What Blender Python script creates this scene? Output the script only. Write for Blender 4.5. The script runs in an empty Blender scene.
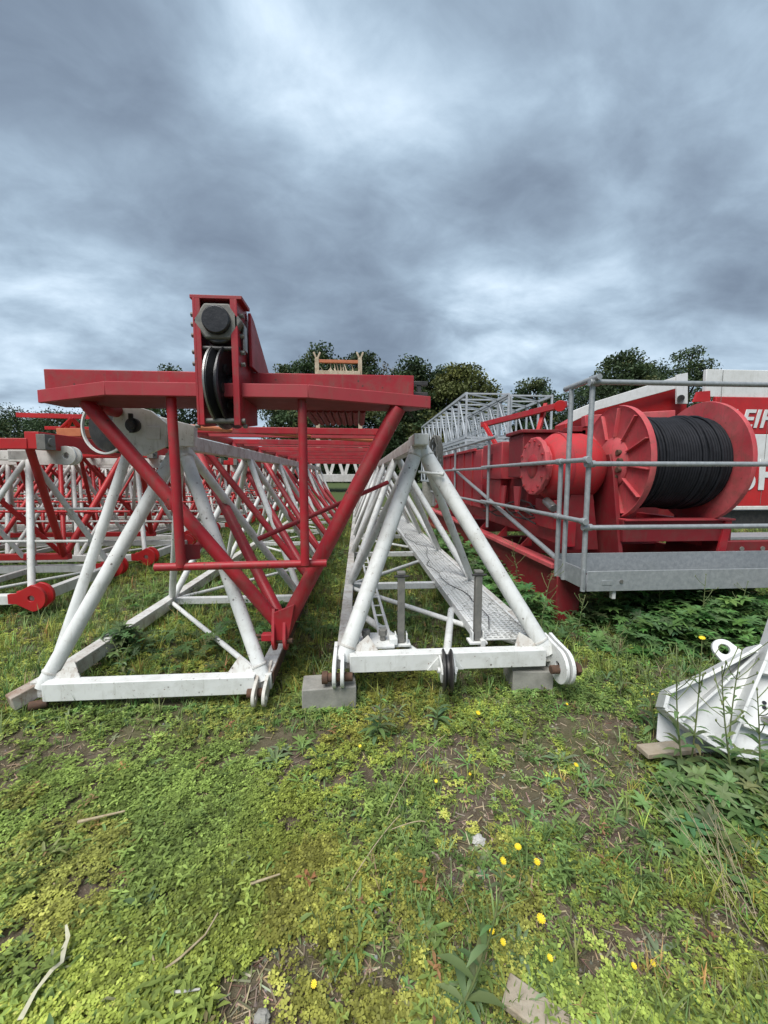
import bpy, bmesh, math, random
import numpy as np
from mathutils import Vector, Matrix

R = math.radians
random.seed(7)
rng = np.random.default_rng(11)
SC = bpy.context.scene
COL = SC.collection
V = Vector

# ------------------------------------------------------------------ camera
FPX, W, H = 384.0, 768, 1024
PITCH, YAW, EYE = R(5.35), R(3.9), 1.60
cam_d = bpy.data.cameras.new('camera')
cam_d.sensor_fit = 'HORIZONTAL'
cam_d.sensor_width = 36.0
cam_d.lens = 36.0 * FPX / W
cam_d.clip_start = 0.02
cam_d.clip_end = 3000
cam = bpy.data.objects.new('camera', cam_d)
COL.objects.link(cam)
cam.location = (0, 0, EYE)
cam.rotation_euler = (R(90) - PITCH, 0, -YAW)
SC.camera = cam
_f = V((math.sin(YAW) * math.cos(PITCH), math.cos(YAW) * math.cos(PITCH), -math.sin(PITCH)))
_r = V((math.cos(YAW), -math.sin(YAW), 0))
_u = _r.cross(_f)


def ray(px, py):
    return (_f + _r * ((px - W / 2) / FPX) + _u * ((H / 2 - py) / FPX))


def U(px, py, Y=None, Z=None, X=None):
    """place on a world plane that is seen at this spot of the photograph"""
    d = ray(px, py)
    if Y is not None:
        t = Y / d.y
    elif Z is not None:
        t = (Z - EYE) / d.z
    else:
        t = X / d.x
    return V((0, 0, EYE)) + d * t


# ------------------------------------------------------------------ world, sun, exposure
SUN_EL, SUN_AZ = R(58), R(215)          # azimuth measured from +Y clockwise
world = bpy.data.worlds.new('World')
SC.world = world
world.use_nodes = True
wn = world.node_tree.nodes
wl = world.node_tree.links
wn.clear()


def wnode(t, **k):
    n = wn.new(t)
    for a, b in k.items():
        setattr(n, a, b)
    return n


def wmath(op, a, b=None, c=None):
    n = wn.new('ShaderNodeMath')
    n.operation = op
    for i, s in enumerate((a, b, c)):
        if s is None:
            continue
        if isinstance(s, (int, float)):
            n.inputs[i].default_value = s
        else:
            wl.new(s, n.inputs[i])
    return n.outputs[0]


out = wnode('ShaderNodeOutputWorld')
bg = wnode('ShaderNodeBackground')
sky = wnode('ShaderNodeTexSky', sky_type='NISHITA')
sky.sun_disc = False
sky.sun_elevation = SUN_EL
sky.sun_rotation = SUN_AZ
sky.air_density = 1.5
sky.dust_density = 2.0
tc = wnode('ShaderNodeTexCoord')
sep = wnode('ShaderNodeSeparateXYZ')
wl.new(tc.outputs['Generated'], sep.inputs[0])
zc = wmath('MAXIMUM', sep.outputs[2], 0.0)
den = wmath('ADD', zc, 0.34)
comb = wnode('ShaderNodeCombineXYZ')
wl.new(wmath('DIVIDE', sep.outputs[0], den), comb.inputs[0])
wl.new(wmath('DIVIDE', sep.outputs[1], den), comb.inputs[1])
mp = wnode('ShaderNodeMapping')
mp.inputs['Location'].default_value = (3.1, 1.7, 0)
mp.inputs['Rotation'].default_value = (0, 0, R(-38))
mp.inputs['Scale'].default_value = (0.8, 1.1, 1)
wl.new(comb.outputs[0], mp.inputs[0])


def wnoise(scale, detail, rough, dist=0.0):
    n = wnode('ShaderNodeTexNoise')
    n.inputs['Scale'].default_value = scale
    n.inputs['Detail'].default_value = detail
    n.inputs['Roughness'].default_value = rough
    n.inputs['Distortion'].default_value = dist
    wl.new(mp.outputs[0], n.inputs['Vector'])
    return n.outputs[0]


n1 = wnoise(1.3, 3, 0.45, 0.6)
n2 = wnoise(2.8, 8, 0.54, 0.3)
n3 = wnoise(7.0, 7, 0.58, 0.5)
val = wmath('ADD', wmath('MULTIPLY', wmath('SUBTRACT', n1, 0.5), 0.80), wmath('MULTIPLY', wmath('SUBTRACT', n2, 0.5), 0.85))
val = wmath('ADD', val, wmath('MULTIPLY', wmath('SUBTRACT', n3, 0.5), 0.36))
val = wmath('ADD', val, 0.50)
# broad thin and thick places of the cloud cover, by direction
tear = wmath('MULTIPLY_ADD', wmath('SUBTRACT', n2, 0.5), 1.5, 1.1)
blob = None
for (px, py, k, amp) in [(310, 140, 34, 0.34), (335, 50, 18, 0.10), (240, 90, 40, 0.14), (455, 80, 26, -0.24), (415, 165, 120, 0.20), (450, 215, 80, 0.14), (480, 335, 90, 0.44), (70, 260, 16, 0.08), (60, 395, 30, 0.24),
                         (640, 90, 30, 0.14), (720, 60, 20, 0.08), (70, 60, 14, -0.12), (160, 120, 45, -0.20), (240, 205, 45, -0.22), (650, 210, 9, -0.10),
                         (290, 265, 40, -0.18), (740, 300, 14, -0.04), (590, 330, 40, 0.05), (395, 250, 40, -0.10), (140, 215, 50, 0.06), (690, 380, 30, 0.16), (520, 60, 30, -0.04)]:
    d = ray(px, py).normalized()
    vm = wnode('ShaderNodeVectorMath', operation='DOT_PRODUCT')
    wl.new(tc.outputs['Generated'], vm.inputs[0])
    vm.inputs[1].default_value = d
    e = wmath('EXPONENT', wmath('MULTIPLY', wmath('SUBTRACT', vm.outputs['Value'], 1.0), float(k)))
    blob = wmath('MULTIPLY', e, float(amp)) if blob is None else wmath('MULTIPLY_ADD', e, float(amp), blob)
val = wmath('ADD', val, wmath('MULTIPLY', blob, tear))
ramp = wnode('ShaderNodeValToRGB')
ramp.color_ramp.interpolation = 'B_SPLINE'
els = ramp.color_ramp.elements
els[0].position = 0.0
els[0].color = (0.110, 0.145, 0.200, 1)
els[1].position = 1.0
els[1].color = (0.76, 0.88, 1.0, 1)
for p, c in [(0.25, (0.155, 0.200, 0.270, 1)), (0.48, (0.240, 0.312, 0.400, 1)), (0.72, (0.40, 0.52, 0.64, 1))]:
    e = els.new(p)
    e.color = c
wl.new(val, ramp.inputs[0])
SKY_GAIN = 0.40
g = wnode('ShaderNodeVectorMath', operation='SCALE')
wl.new(ramp.outputs[0], g.inputs[0])
g.inputs['Scale'].default_value = SKY_GAIN
g2 = wnode('ShaderNodeVectorMath', operation='SCALE')      # the thin blue that comes through the cover
wl.new(sky.outputs[0], g2.inputs[0])
g2.inputs['Scale'].default_value = 0.0012
ad = wnode('ShaderNodeVectorMath', operation='ADD')
wl.new(g.outputs[0], ad.inputs[0])
wl.new(g2.outputs[0], ad.inputs[1])
wl.new(ad.outputs[0], bg.inputs[0])
bg.inputs[1].default_value = 1.0
wl.new(bg.outputs[0], out.inputs[0])

sun_d = bpy.data.lights.new('sun', 'SUN')
sun_d.energy = 1.5
sun_d.angle = R(38)
sun_d.color = (1.0, 0.97, 0.93)
sun = bpy.data.objects.new('sun', sun_d)
COL.objects.link(sun)
_sd = V((math.sin(SUN_AZ) * math.cos(SUN_EL), math.cos(SUN_AZ) * math.cos(SUN_EL), math.sin(SUN_EL)))
sun.rotation_euler = _sd.to_track_quat('Z', 'Y').to_euler()
sun.location = (0, 0, 30)

vs = SC.view_settings
vs.view_transform = 'Standard'
vs.look = 'None'
vs.gamma = 1
vs.use_curve_mapping = False
vs.exposure = 1.68
SC.render.engine = 'CYCLES'
SC.cycles.max_bounces = 6
SC.cycles.use_denoising = True


# ------------------------------------------------------------------ materials
def new_mat(name):
    m = bpy.data.materials.new(name)
    m.use_nodes = True
    nt = m.node_tree
    for n in list(nt.nodes):
        nt.nodes.remove(n)
    o = nt.nodes.new('ShaderNodeOutputMaterial')
    b = nt.nodes.new('ShaderNodeBsdfPrincipled')
    nt.links.new(b.outputs[0], o.inputs[0])
    return m, nt, b, o


def noise(nt, scale, detail=5, rough=0.6, vec=None, dist=0.0):
    n = nt.nodes.new('ShaderNodeTexNoise')
    n.inputs['Scale'].default_value = scale
    n.inputs['Detail'].default_value = detail
    n.inputs['Roughness'].default_value = rough
    n.inputs['Distortion'].default_value = dist
    if vec is not None:
        nt.links.new(vec, n.inputs['Vector'])
    return n.outputs[0]


def ramp2(nt, fac, p0, p1, c0=(0, 0, 0, 1), c1=(1, 1, 1, 1)):
    r = nt.nodes.new('ShaderNodeValToRGB')
    r.color_ramp.elements[0].position = p0
    r.color_ramp.elements[1].position = p1
    r.color_ramp.elements[0].color = c0
    r.color_ramp.elements[1].color = c1
    nt.links.new(fac, r.inputs[0])
    return r.outputs[0]


def mix(nt, fac, a, b):
    n = nt.nodes.new('ShaderNodeMix')
    n.data_type = 'RGBA'
    for s, v in ((n.inputs[0], fac), (n.inputs[6], a), (n.inputs[7], b)):
        if isinstance(v, (int, float)):
            s.default_value = v
        elif isinstance(v, tuple):
            s.default_value = v if len(v) == 4 else (*v, 1)
        else:
            nt.links.new(v, s)
    return n.outputs[2]


def mul(nt, a, b):
    n = nt.nodes.new('ShaderNodeMath')
    n.operation = 'MULTIPLY'
    for i, s in enumerate((a, b)):
        if isinstance(s, (int, float)):
            n.inputs[i].default_value = s
        else:
            nt.links.new(s, n.inputs[i])
    return n.outputs[0]


def wcoord(nt):
    """world position, so every tube carries its own dirt"""
    g = nt.nodes.new('ShaderNodeNewGeometry')
    return g.outputs['Position']


def bump(nt, b, h, dist, strength=0.5):
    n = nt.nodes.new('ShaderNodeBump')
    n.inputs['Distance'].default_value = dist
    n.inputs['Strength'].default_value = strength
    nt.links.new(h, n.inputs['Height'])
    nt.links.new(n.outputs[0], b.inputs['Normal'])


def paint(name, base, base2, rust=0.35, dirt=(0.16, 0.14, 0.10), dirt_amt=0.35, rough=0.42, scratch=0.5, rustcol=(0.14, 0.055, 0.025)):
    m, nt, b, o = new_mat(name)
    p = wcoord(nt)
    n_big = noise(nt, 1.7, 4, 0.6, p)
    n_med = noise(nt, 9, 6, 0.65, p, 0.4)
    n_fine = noise(nt, 55, 5, 0.7, p)
    c = mix(nt, ramp2(nt, n_big, 0.35, 0.68), base, base2)
    c = mix(nt, mul(nt, ramp2(nt, n_med, 0.45, 0.75), dirt_amt), c, dirt)
    # streaks: noise stretched along the height
    mp_ = nt.nodes.new('ShaderNodeMapping')
    mp_.inputs['Scale'].default_value = (1, 1, 0.14)
    nt.links.new(p, mp_.inputs[0])
    st = noise(nt, 34, 4, 0.6, mp_.outputs[0])
    c = mix(nt, mul(nt, ramp2(nt, st, 0.56, 0.72), dirt_amt * 0.9), c, dirt)
    # chips down to rust
    chips = mul(nt, ramp2(nt, n_fine, 0.62, 0.66), ramp2(nt, n_med, 0.60 - 0.2 * rust, 0.72 - 0.2 * rust))
    vo = nt.nodes.new('ShaderNodeTexVoronoi')
    vo.inputs['Scale'].default_value = 16
    nt.links.new(p, vo.inputs['Vector'])
    mk = mul(nt, ramp2(nt, vo.outputs['Distance'], 0.09, 0.15, (1, 1, 1, 1), (0, 0, 0, 1)), scratch)
    c = mix(nt, mul(nt, chips, min(1.0, rust * 2)), c, rustcol)
    c = mix(nt, mul(nt, mk, ramp2(nt, n_med, 0.45, 0.6)), c, tuple(x * 0.25 + 0.02 for x in rustcol))
    nt.links.new(c, b.inputs['Base Color'])
    rr = nt.nodes.new('ShaderNodeMapRange')
    rr.inputs['To Min'].default_value = rough - 0.08
    rr.inputs['To Max'].default_value = rough + 0.3
    nt.links.new(n_med, rr.inputs['Value'])
    nt.links.new(rr.outputs[0], b.inputs['Roughness'])
    b.inputs['Specular IOR Level'].default_value = 0.4
    bump(nt, b, n_fine, 0.0012, 0.35)
    return m


def simple(name, c0, c1, scale=8, rough=0.7, metal=0.0, bscale=60, bdist=0.002):
    m, nt, b, o = new_mat(name)
    p = wcoord(nt)
    n = noise(nt, scale, 6, 0.65, p, 0.3)
    nt.links.new(mix(nt, ramp2(nt, n, 0.35, 0.68), c0, c1), b.inputs['Base Color'])
    b.inputs['Roughness'].default_value = rough
    b.inputs['Metallic'].default_value = metal
    bump(nt, b, noise(nt, bscale, 4, 0.6, p), bdist, 0.6)
    return m


M = {}
M['white'] = paint('white_paint', (0.70, 0.71, 0.70), (0.62, 0.63, 0.61), rust=0.6, dirt=(0.22, 0.21, 0.15), dirt_amt=0.32, scratch=0.9)
M['white_clean'] = paint('white_gloss', (0.66, 0.67, 0.665), (0.60, 0.61, 0.60), rust=0.15, dirt=(0.3, 0.3, 0.25), dirt_amt=0.25, scratch=0.2)
M['white_far'] = paint('white_paint_old', (0.66, 0.66, 0.64), (0.56, 0.56, 0.53), rust=0.3, dirt_amt=0.3)
M['white_stained'] = paint('stained_white_paint', (0.60, 0.61, 0.59), (0.50, 0.49, 0.45), rust=1.0, dirt=(0.20, 0.12, 0.07), dirt_amt=0.6, scratch=0.9)
M['white_rust'] = paint('white_rusting', (0.56, 0.55, 0.50), (0.20, 0.10, 0.05), rust=1.0, dirt=(0.16, 0.08, 0.04), dirt_amt=0.8)
M['red'] = paint('red_paint', (0.38, 0.018, 0.027), (0.25, 0.012, 0.021), rust=0.4, dirt=(0.17, 0.075, 0.06), dirt_amt=0.6, rough=0.38, scratch=0.9)
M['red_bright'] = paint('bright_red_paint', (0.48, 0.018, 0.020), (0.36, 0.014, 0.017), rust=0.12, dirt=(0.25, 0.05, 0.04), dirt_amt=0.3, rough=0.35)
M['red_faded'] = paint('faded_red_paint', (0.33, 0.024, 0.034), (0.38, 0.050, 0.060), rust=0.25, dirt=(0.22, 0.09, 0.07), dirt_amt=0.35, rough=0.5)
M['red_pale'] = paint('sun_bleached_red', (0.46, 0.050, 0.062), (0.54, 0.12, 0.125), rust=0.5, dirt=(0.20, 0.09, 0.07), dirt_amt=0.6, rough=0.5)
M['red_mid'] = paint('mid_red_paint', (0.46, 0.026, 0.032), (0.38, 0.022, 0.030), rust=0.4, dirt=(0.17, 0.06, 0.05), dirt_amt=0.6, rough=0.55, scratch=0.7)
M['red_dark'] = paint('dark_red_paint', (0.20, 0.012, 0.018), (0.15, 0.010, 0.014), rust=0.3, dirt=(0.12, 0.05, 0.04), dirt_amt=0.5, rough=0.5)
M['galv'] = simple('galvanised_steel', (0.26, 0.28, 0.29), (0.36, 0.38, 0.39), 22, 0.48, 0.35)
M['galv_far'] = simple('galvanised_lattice', (0.34, 0.37, 0.40), (0.44, 0.47, 0.50), 6, 0.6, 0.0)
M['steel'] = simple('dark_steel', (0.035, 0.035, 0.037), (0.075, 0.07, 0.065), 14, 0.45, 0.4)
M['grease'] = simple('greasy_steel', (0.012, 0.012, 0.014), (0.03, 0.03, 0.033), 10, 0.32, 0.2)
M['bright_steel'] = simple('worn_steel', (0.30, 0.30, 0.29), (0.18, 0.17, 0.16), 20, 0.38, 0.7)
M['rust'] = simple('rusted_steel', (0.055, 0.032, 0.022), (0.12, 0.060, 0.035), 25, 0.85, 0.0)
M['post'] = simple('weathered_steel', (0.13, 0.13, 0.12), (0.20, 0.19, 0.17), 18, 0.7, 0.1)
M['cable'] = simple('cable_sheath', (0.008, 0.009, 0.012), (0.018, 0.019, 0.024), 9, 0.55, 0.0, 30, 0.001)
M['concrete'] = simple('concrete', (0.30, 0.29, 0.26), (0.20, 0.195, 0.175), 9, 0.9, 0.0, 90, 0.004)
M['wood'] = simple('weathered_timber', (0.26, 0.21, 0.15), (0.38, 0.33, 0.26), 11, 0.85, 0.0, 70, 0.004)
M['cream'] = simple('cream_flaking_paint', (0.52, 0.45, 0.34), (0.30, 0.22, 0.14), 6, 0.8)
M['orange'] = simple('orange_paint', (0.50, 0.17, 0.07), (0.42, 0.12, 0.05), 6, 0.5)
M['bark'] = simple('bark', (0.07, 0.055, 0.04), (0.035, 0.03, 0.022), 3, 0.9, 0.0, 12, 0.03)
M['tyre'] = simple('tyre_rubber', (0.02, 0.02, 0.02), (0.035, 0.034, 0.033), 9, 0.8)
M['stone'] = simple('pale_stone', (0.50, 0.49, 0.46), (0.36, 0.35, 0.32), 30, 0.9)
M['petal'] = simple('yellow_petal', (0.80, 0.62, 0.02), (0.72, 0.50, 0.015), 60, 0.6)
M['dry'] = simple('dry_stalk', (0.30, 0.23, 0.13), (0.42, 0.36, 0.24), 40, 0.8)
M['ribbon'] = simple('pale_tape', (0.50, 0.49, 0.36), (0.40, 0.38, 0.26), 30, 0.6)
M['stem'] = simple('plant_stem', (0.10, 0.15, 0.045), (0.16, 0.17, 0.07), 40, 0.7)


def leaf_mat(name, transl=0.35, rough=0.5):
    m, nt, b, o = new_mat(name)
    a = nt.nodes.new('ShaderNodeAttribute')
    a.attribute_name = 'col'
    nt.links.new(a.outputs['Color'], b.inputs['Base Color'])
    b.inputs['Roughness'].default_value = rough
    b.inputs['Specular IOR Level'].default_value = 0.25
    t = nt.nodes.new('ShaderNodeBsdfTranslucent')
    nt.links.new(a.outputs['Color'], t.inputs[0])
    ms = nt.nodes.new('ShaderNodeMixShader')
    ms.inputs[0].default_value = transl
    nt.links.new(b.outputs[0], ms.inputs[1])
    nt.links.new(t.outputs[0], ms.inputs[2])
    nt.links.new(ms.outputs[0], o.inputs[0])
    return m


M['leaf'] = leaf_mat('leaf')
M['treeleaf'] = leaf_mat('tree_leaf', 0.2, 0.6)

M['cable'].node_tree.nodes['Principled BSDF'].inputs['Specular IOR Level'].default_value = 0.22
M['cable'].node_tree.nodes['Principled BSDF'].inputs['Roughness'].default_value = 0.7
# soil
m, nt, b, o = new_mat('soil')
p = wcoord(nt)
nb = noise(nt, 1.1, 6, 0.6, p)
nm = noise(nt, 14, 6, 0.7, p)
nf = noise(nt, 110, 4, 0.7, p)
c = mix(nt, ramp2(nt, nm, 0.35, 0.65), (0.075, 0.056, 0.042), (0.165, 0.130, 0.098))
c = mix(nt, mul(nt, ramp2(nt, nf, 0.58, 0.66), 0.6), c, (0.30, 0.26, 0.20))
c = mix(nt, mul(nt, ramp2(nt, nb, 0.42, 0.60), 0.6), c, (0.100, 0.115, 0.042))
# beyond the yard: one worn meadow colour
sx = nt.nodes.new('ShaderNodeVectorMath')
sx.operation = 'LENGTH'
nt.links.new(p, sx.inputs[0])
far = nt.nodes.new('ShaderNodeMapRange')
far.inputs['From Min'].default_value = 6
far.inputs['From Max'].default_value = 26
nt.links.new(sx.outputs['Value'], far.inputs['Value'])
c = mix(nt, mul(nt, far.outputs[0], 0.8), c, (0.060, 0.095, 0.030))
nt.links.new(c, b.inputs['Base Color'])
b.inputs['Roughness'].default_value = 0.95
b.inputs['Specular IOR Level'].default_value = 0.1
bump(nt, b, nf, 0.012, 0.9)
M['soil'] = m


# ------------------------------------------------------------------ mesh helpers
def frame(o, x, y):
    x = V(x).normalized()
    y = V(y)
    y = (y - x * y.dot(x)).normalized()
    z = x.cross(y)
    m = Matrix((x, y, z)).transposed().to_4x4()
    m.translation = V(o)
    return m


def axis_frame(o, z):
    z = V(z).normalized()
    a = V((0, 0, 1)) if abs(z.z) < 0.9 else V((0, 1, 0))
    x = a.cross(z).normalized()
    y = z.cross(x)
    m = Matrix((x, y, z)).transposed().to_4x4()
    m.translation = V(o)
    return m


class MB:
    def __init__(s):
        s.v = []
        s.f = []

    def add(s, vs_, fs, M_=None):
        k = len(s.v)
        for q in vs_:
            q = V(q)
            s.v.append(tuple(M_ @ q) if M_ is not None else tuple(q))
        s.f += [tuple(i + k for i in f) for f in fs]
        return s

    def box(s, c, d, M_=None):
        x, y, z = [q / 2 for q in d]
        vs_ = [(c[0] + a * x, c[1] + b_ * y, c[2] + e * z) for a in (-1, 1) for b_ in (-1, 1) for e in (-1, 1)]
        return s.add(vs_, [(0, 1, 3, 2), (4, 6, 7, 5), (0, 4, 5, 1), (2, 3, 7, 6), (0, 2, 6, 4), (1, 5, 7, 3)], M_)

    def bar(s, p0, p1, w, h, up=(0, 0, 1)):
        p0, p1 = V(p0), V(p1)
        d = p1 - p0
        L = d.length
        y = d / L
        x = y.cross(V(up))
        if x.length < 1e-4:
            x = y.cross(V((1, 0, 0)))
        x.normalize()
        z = x.cross(y)
        m_ = Matrix((x, y, z)).transposed().to_4x4()
        m_.translation = (p0 + p1) / 2
        return s.box((0, 0, 0), (w, L, h), m_)

    def tube(s, p0, p1, r, n=14, r2=None):
        p0, p1 = V(p0), V(p1)
        r2 = r if r2 is None else r2
        m_ = axis_frame(p0, p1 - p0)
        L = (p1 - p0).length
        vs_ = []
        for k in range(n):
            a = 2 * math.pi * k / n
            vs_.append((r * math.cos(a), r * math.sin(a), 0))
        for k in range(n):
            a = 2 * math.pi * k / n
            vs_.append((r2 * math.cos(a), r2 * math.sin(a), L))
        fs = [(k, (k + 1) % n, n + (k + 1) % n, n + k) for k in range(n)]
        fs += [tuple(range(n - 1, -1, -1)), tuple(range(n, 2 * n))]
        return s.add(vs_, fs, m_)

    def path(s, pts, r, n=8, closed=False, rr=None):
        pts = [V(q) for q in pts]
        N = len(pts)
        rings = []
        prev = None
        for i, q in enumerate(pts):
            a = pts[(i - 1) % N] if (i > 0 or closed) else q
            b_ = pts[(i + 1) % N] if (i < N - 1 or closed) else q
            t = (b_ - a).normalized()
            if prev is None:
                x = V((0, 0, 1)).cross(t)
                if x.length < 0.1:
                    x = V((1, 0, 0)).cross(t)
            else:
                x = prev - t * prev.dot(t)
            x.normalize()
            prev = x
            y = t.cross(x)
            rad = rr[i] if rr else r
            rings.append([q + (x * math.cos(2 * math.pi * k / n) + y * math.sin(2 * math.pi * k / n)) * rad for k in range(n)])
        vs_ = [q for g_ in rings for q in g_]
        fs = []
        for i in range(N if closed else N - 1):
            j = (i + 1) % N
            for k in range(n):
                fs.append((i * n + k, i * n + (k + 1) % n, j * n + (k + 1) % n, j * n + k))
        if not closed:
            fs += [tuple(range(n - 1, -1, -1)), tuple((N - 1) * n + k for k in range(n))]
        return s.add(vs_, fs)

    def prism(s, pts, t, M_):
        n = len(pts)
        vs_ = [(a, b_, -t / 2) for a, b_ in pts] + [(a, b_, t / 2) for a, b_ in pts]
        fs = [tuple(range(n - 1, -1, -1)), tuple(range(n, 2 * n))]
        fs += [(k, (k + 1) % n, n + (k + 1) % n, n + k) for k in range(n)]
        return s.add(vs_, fs, M_)

    def slab(s, pts, t):
        """3D polygon (planar) given thickness t along its normal, both ways"""
        pts = [V(q) for q in pts]
        nrm = V((0, 0, 0))
        for i in range(len(pts)):
            nrm += pts[i].cross(pts[(i + 1) % len(pts)])
        nrm.normalize()
        n = len(pts)
        vs_ = [q - nrm * t / 2 for q in pts] + [q + nrm * t / 2 for q in pts]
        fs = [tuple(range(n - 1, -1, -1)), tuple(range(n, 2 * n))]
        fs += [(k, (k + 1) % n, n + (k + 1) % n, n + k) for k in range(n)]
        return s.add(vs_, fs)

    def eye(s, r, hole, t, L, M_, n=28, w=None):
        """lug plate: round end with a hole, tail of length L along -x"""
        w = r if w is None else w
        outer, inner = [], []
        for k in range(n):
            a = 2 * math.pi * k / n
            ca, sa = math.cos(a), math.sin(a)
            if ca < -0.05 and L > 0:
                f_ = min(1, (-ca) * 3)
                outer.append((-L * f_, sa * (r if f_ < 0.5 else w) if abs(sa) > 0.02 else 0))
            else:
                outer.append((r * ca, r * sa))
            inner.append((hole * ca, hole * sa))
        vs_ = []
        for z in (-t / 2, t / 2):
            vs_ += [(a, b_, z) for a, b_ in outer] + [(a, b_, z) for a, b_ in inner]
        fs = []
        for k in range(n):
            j = (k + 1) % n
            fs.append((k, n + k, n + j, j))
            fs.append((2 * n + k, 2 * n + j, 3 * n + j, 3 * n + k))
            fs.append((k, j, 2 * n + j, 2 * n + k))
            fs.append((n + k, 3 * n + k, 3 * n + j, n + j))
        return s.add(vs_, fs, M_)

    def lathe(s, prof, M_, n=40, closed=False):
        vs_ = []
        for (r, z) in prof:
            for k in range(n):
                a = 2 * math.pi * k / n
                vs_.append((r * math.cos(a), r * math.sin(a), z))
        fs = []
        P = len(prof)
        for i in range(P if closed else P - 1):
            i2 = (i + 1) % P
            for k in range(n):
                fs.append((i * n + k, i * n + (k + 1) % n, i2 * n + (k + 1) % n, i2 * n + k))
        if not closed:
            fs += [tuple(range(n - 1, -1, -1)), tuple((P - 1) * n + k for k in range(n))]
        return s.add(vs_, fs, M_)

    def build(s, name, mat, parent=None, bevel=0.0, loc=None, smooth=35):
        me = bpy.data.meshes.new(name)
        me.from_pydata(s.v, [], s.f)
        me.update()
        bm_ = bmesh.new()
        bm_.from_mesh(me)
        bmesh.ops.recalc_face_normals(bm_, faces=bm_.faces)
        bm_.to_mesh(me)
        bm_.free()
        me.materials.append(M[mat] if isinstance(mat, str) else mat)
        me.polygons.foreach_set('use_smooth', [True] * len(me.polygons))
        me.set_sharp_from_angle(angle=R(smooth))
        ob = bpy.data.objects.new(name, me)
        COL.objects.link(ob)
        if parent is not None:
            ob.parent = parent
            # vertices are given in world space; the parent Empty sits at its base
            ob.matrix_parent_inverse = parent.matrix_basis.inverted() if parent.get('_worldspace') else Matrix()
        if bevel:
            bv = ob.modifiers.new('bevel', 'BEVEL')
            bv.width = bevel
            bv.segments = 2
            bv.limit_method = 'ANGLE'
            bv.angle_limit = R(50)
            bv.harden_normals = False
        return ob


def tag(o, label=None, cat=None, group=None, kind=None):
    if label:
        o['label'] = label
    if cat:
        o['category'] = cat
    if group:
        o['group'] = group
    if kind:
        o['kind'] = kind
    return o


def thing(name, label, cat, loc=(0, 0, 0), rz=0.0, group=None, world_space=True):
    o = bpy.data.objects.new(name, None)
    COL.objects.link(o)
    o.empty_display_size = 0.2
    o.location = loc
    o.rotation_euler = (0, 0, rz)
    o.matrix_basis = Matrix.LocRotScale(V(loc), Matrix.Rotation(rz, 3, 'Z'), None)
    if world_space:
        o['_worldspace'] = 1
    tag(o, label, cat, group)
    return o


def copy_tree(o, parent=None):
    c_ = o.copy()
    COL.objects.link(c_)
    if parent is not None:
        c_.parent = parent
    for ch in list(o.children):
        copy_tree(ch, c_)
    return c_


# ------------------------------------------------------------------ value noise for terrain and planting
_tab = rng.random((256, 256))


def vn(x, y, s=1.0, off=0):
    x = np.asarray(x, float) * s + 57.3 + off * 13.7
    y = np.asarray(y, float) * s + 91.1 + off * 7.9
    xi, yi = np.floor(x).astype(int), np.floor(y).astype(int)
    fx, fy = x - xi, y - yi
    fx, fy = fx * fx * (3 - 2 * fx), fy * fy * (3 - 2 * fy)
    a = _tab[xi % 256, yi % 256]
    b_ = _tab[(xi + 1) % 256, yi % 256]
    c_ = _tab[xi % 256, (yi + 1) % 256]
    d_ = _tab[(xi + 1) % 256, (yi + 1) % 256]
    return (a * (1 - fx) + b_ * fx) * (1 - fy) + (c_ * (1 - fx) + d_ * fx) * fy


def gz(x, y):
    return (vn(x, y, 0.8) - 0.5) * 0.05 + (vn(x, y, 3.1, 1) - 0.5) * 0.028 + (vn(x, y, 9.0, 2) - 0.5) * 0.012


# ground: one sheet, fine near the camera and coarse out to the horizon
def axis_pts(near, step, far_):
    a = list(np.arange(-near, near + 1e-6, step))
    q, s_ = near, step
    ext = []
    while q < far_:
        s_ *= 1.22
        q += s_
        ext.append(q)
    return np.array([-e for e in reversed(ext)] + a + ext)


gx = axis_pts(4.0, 0.05, 900)
gy = axis_pts(4.0, 0.05, 900) + 3.5
XX, YY = np.meshgrid(gx, gy)
ZZ = gz(XX, YY)
nx_, ny_ = len(gx), len(gy)
vv = np.stack([XX.ravel(), YY.ravel(), ZZ.ravel()], 1)
ii = (np.arange(ny_ - 1)[:, None] * nx_ + np.arange(nx_ - 1)[None, :]).ravel()
qq = np.stack([ii, ii + 1, ii + nx_ + 1, ii + nx_], 1)


def np_mesh(name, verts, quads, mat, cols=None, smooth=True):
    me = bpy.data.meshes.new(name)
    me.vertices.add(len(verts))
    me.vertices.foreach_set('co', np.ascontiguousarray(verts, dtype=np.float32).ravel())
    k = quads.shape[1]
    me.loops.add(quads.size)
    me.loops.foreach_set('vertex_index', np.ascontiguousarray(quads, dtype=np.int32).ravel())
    me.polygons.add(len(quads))
    me.polygons.foreach_set('loop_start', np.arange(0, quads.size, k, dtype=np.int32))
    me.polygons.foreach_set('loop_total', np.full(len(quads), k, dtype=np.int32))
    me.polygons.foreach_set('use_smooth', np.full(len(quads), smooth))
    me.update(calc_edges=True)
    if cols is not None:
        a = me.color_attributes.new('col', 'FLOAT_COLOR', 'POINT')
        c4 = np.ones((len(verts), 4), np.float32)
        c4[:, :3] = cols
        a.data.foreach_set('color', c4.ravel())
    me.materials.append(M[mat])
    ob = bpy.data.objects.new(name, me)
    COL.objects.link(ob)
    return ob


tag(np_mesh('ground', vv, qq, 'soil'), kind='structure')


def near_z(x, y):
    return float(gz(x, y))


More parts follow.
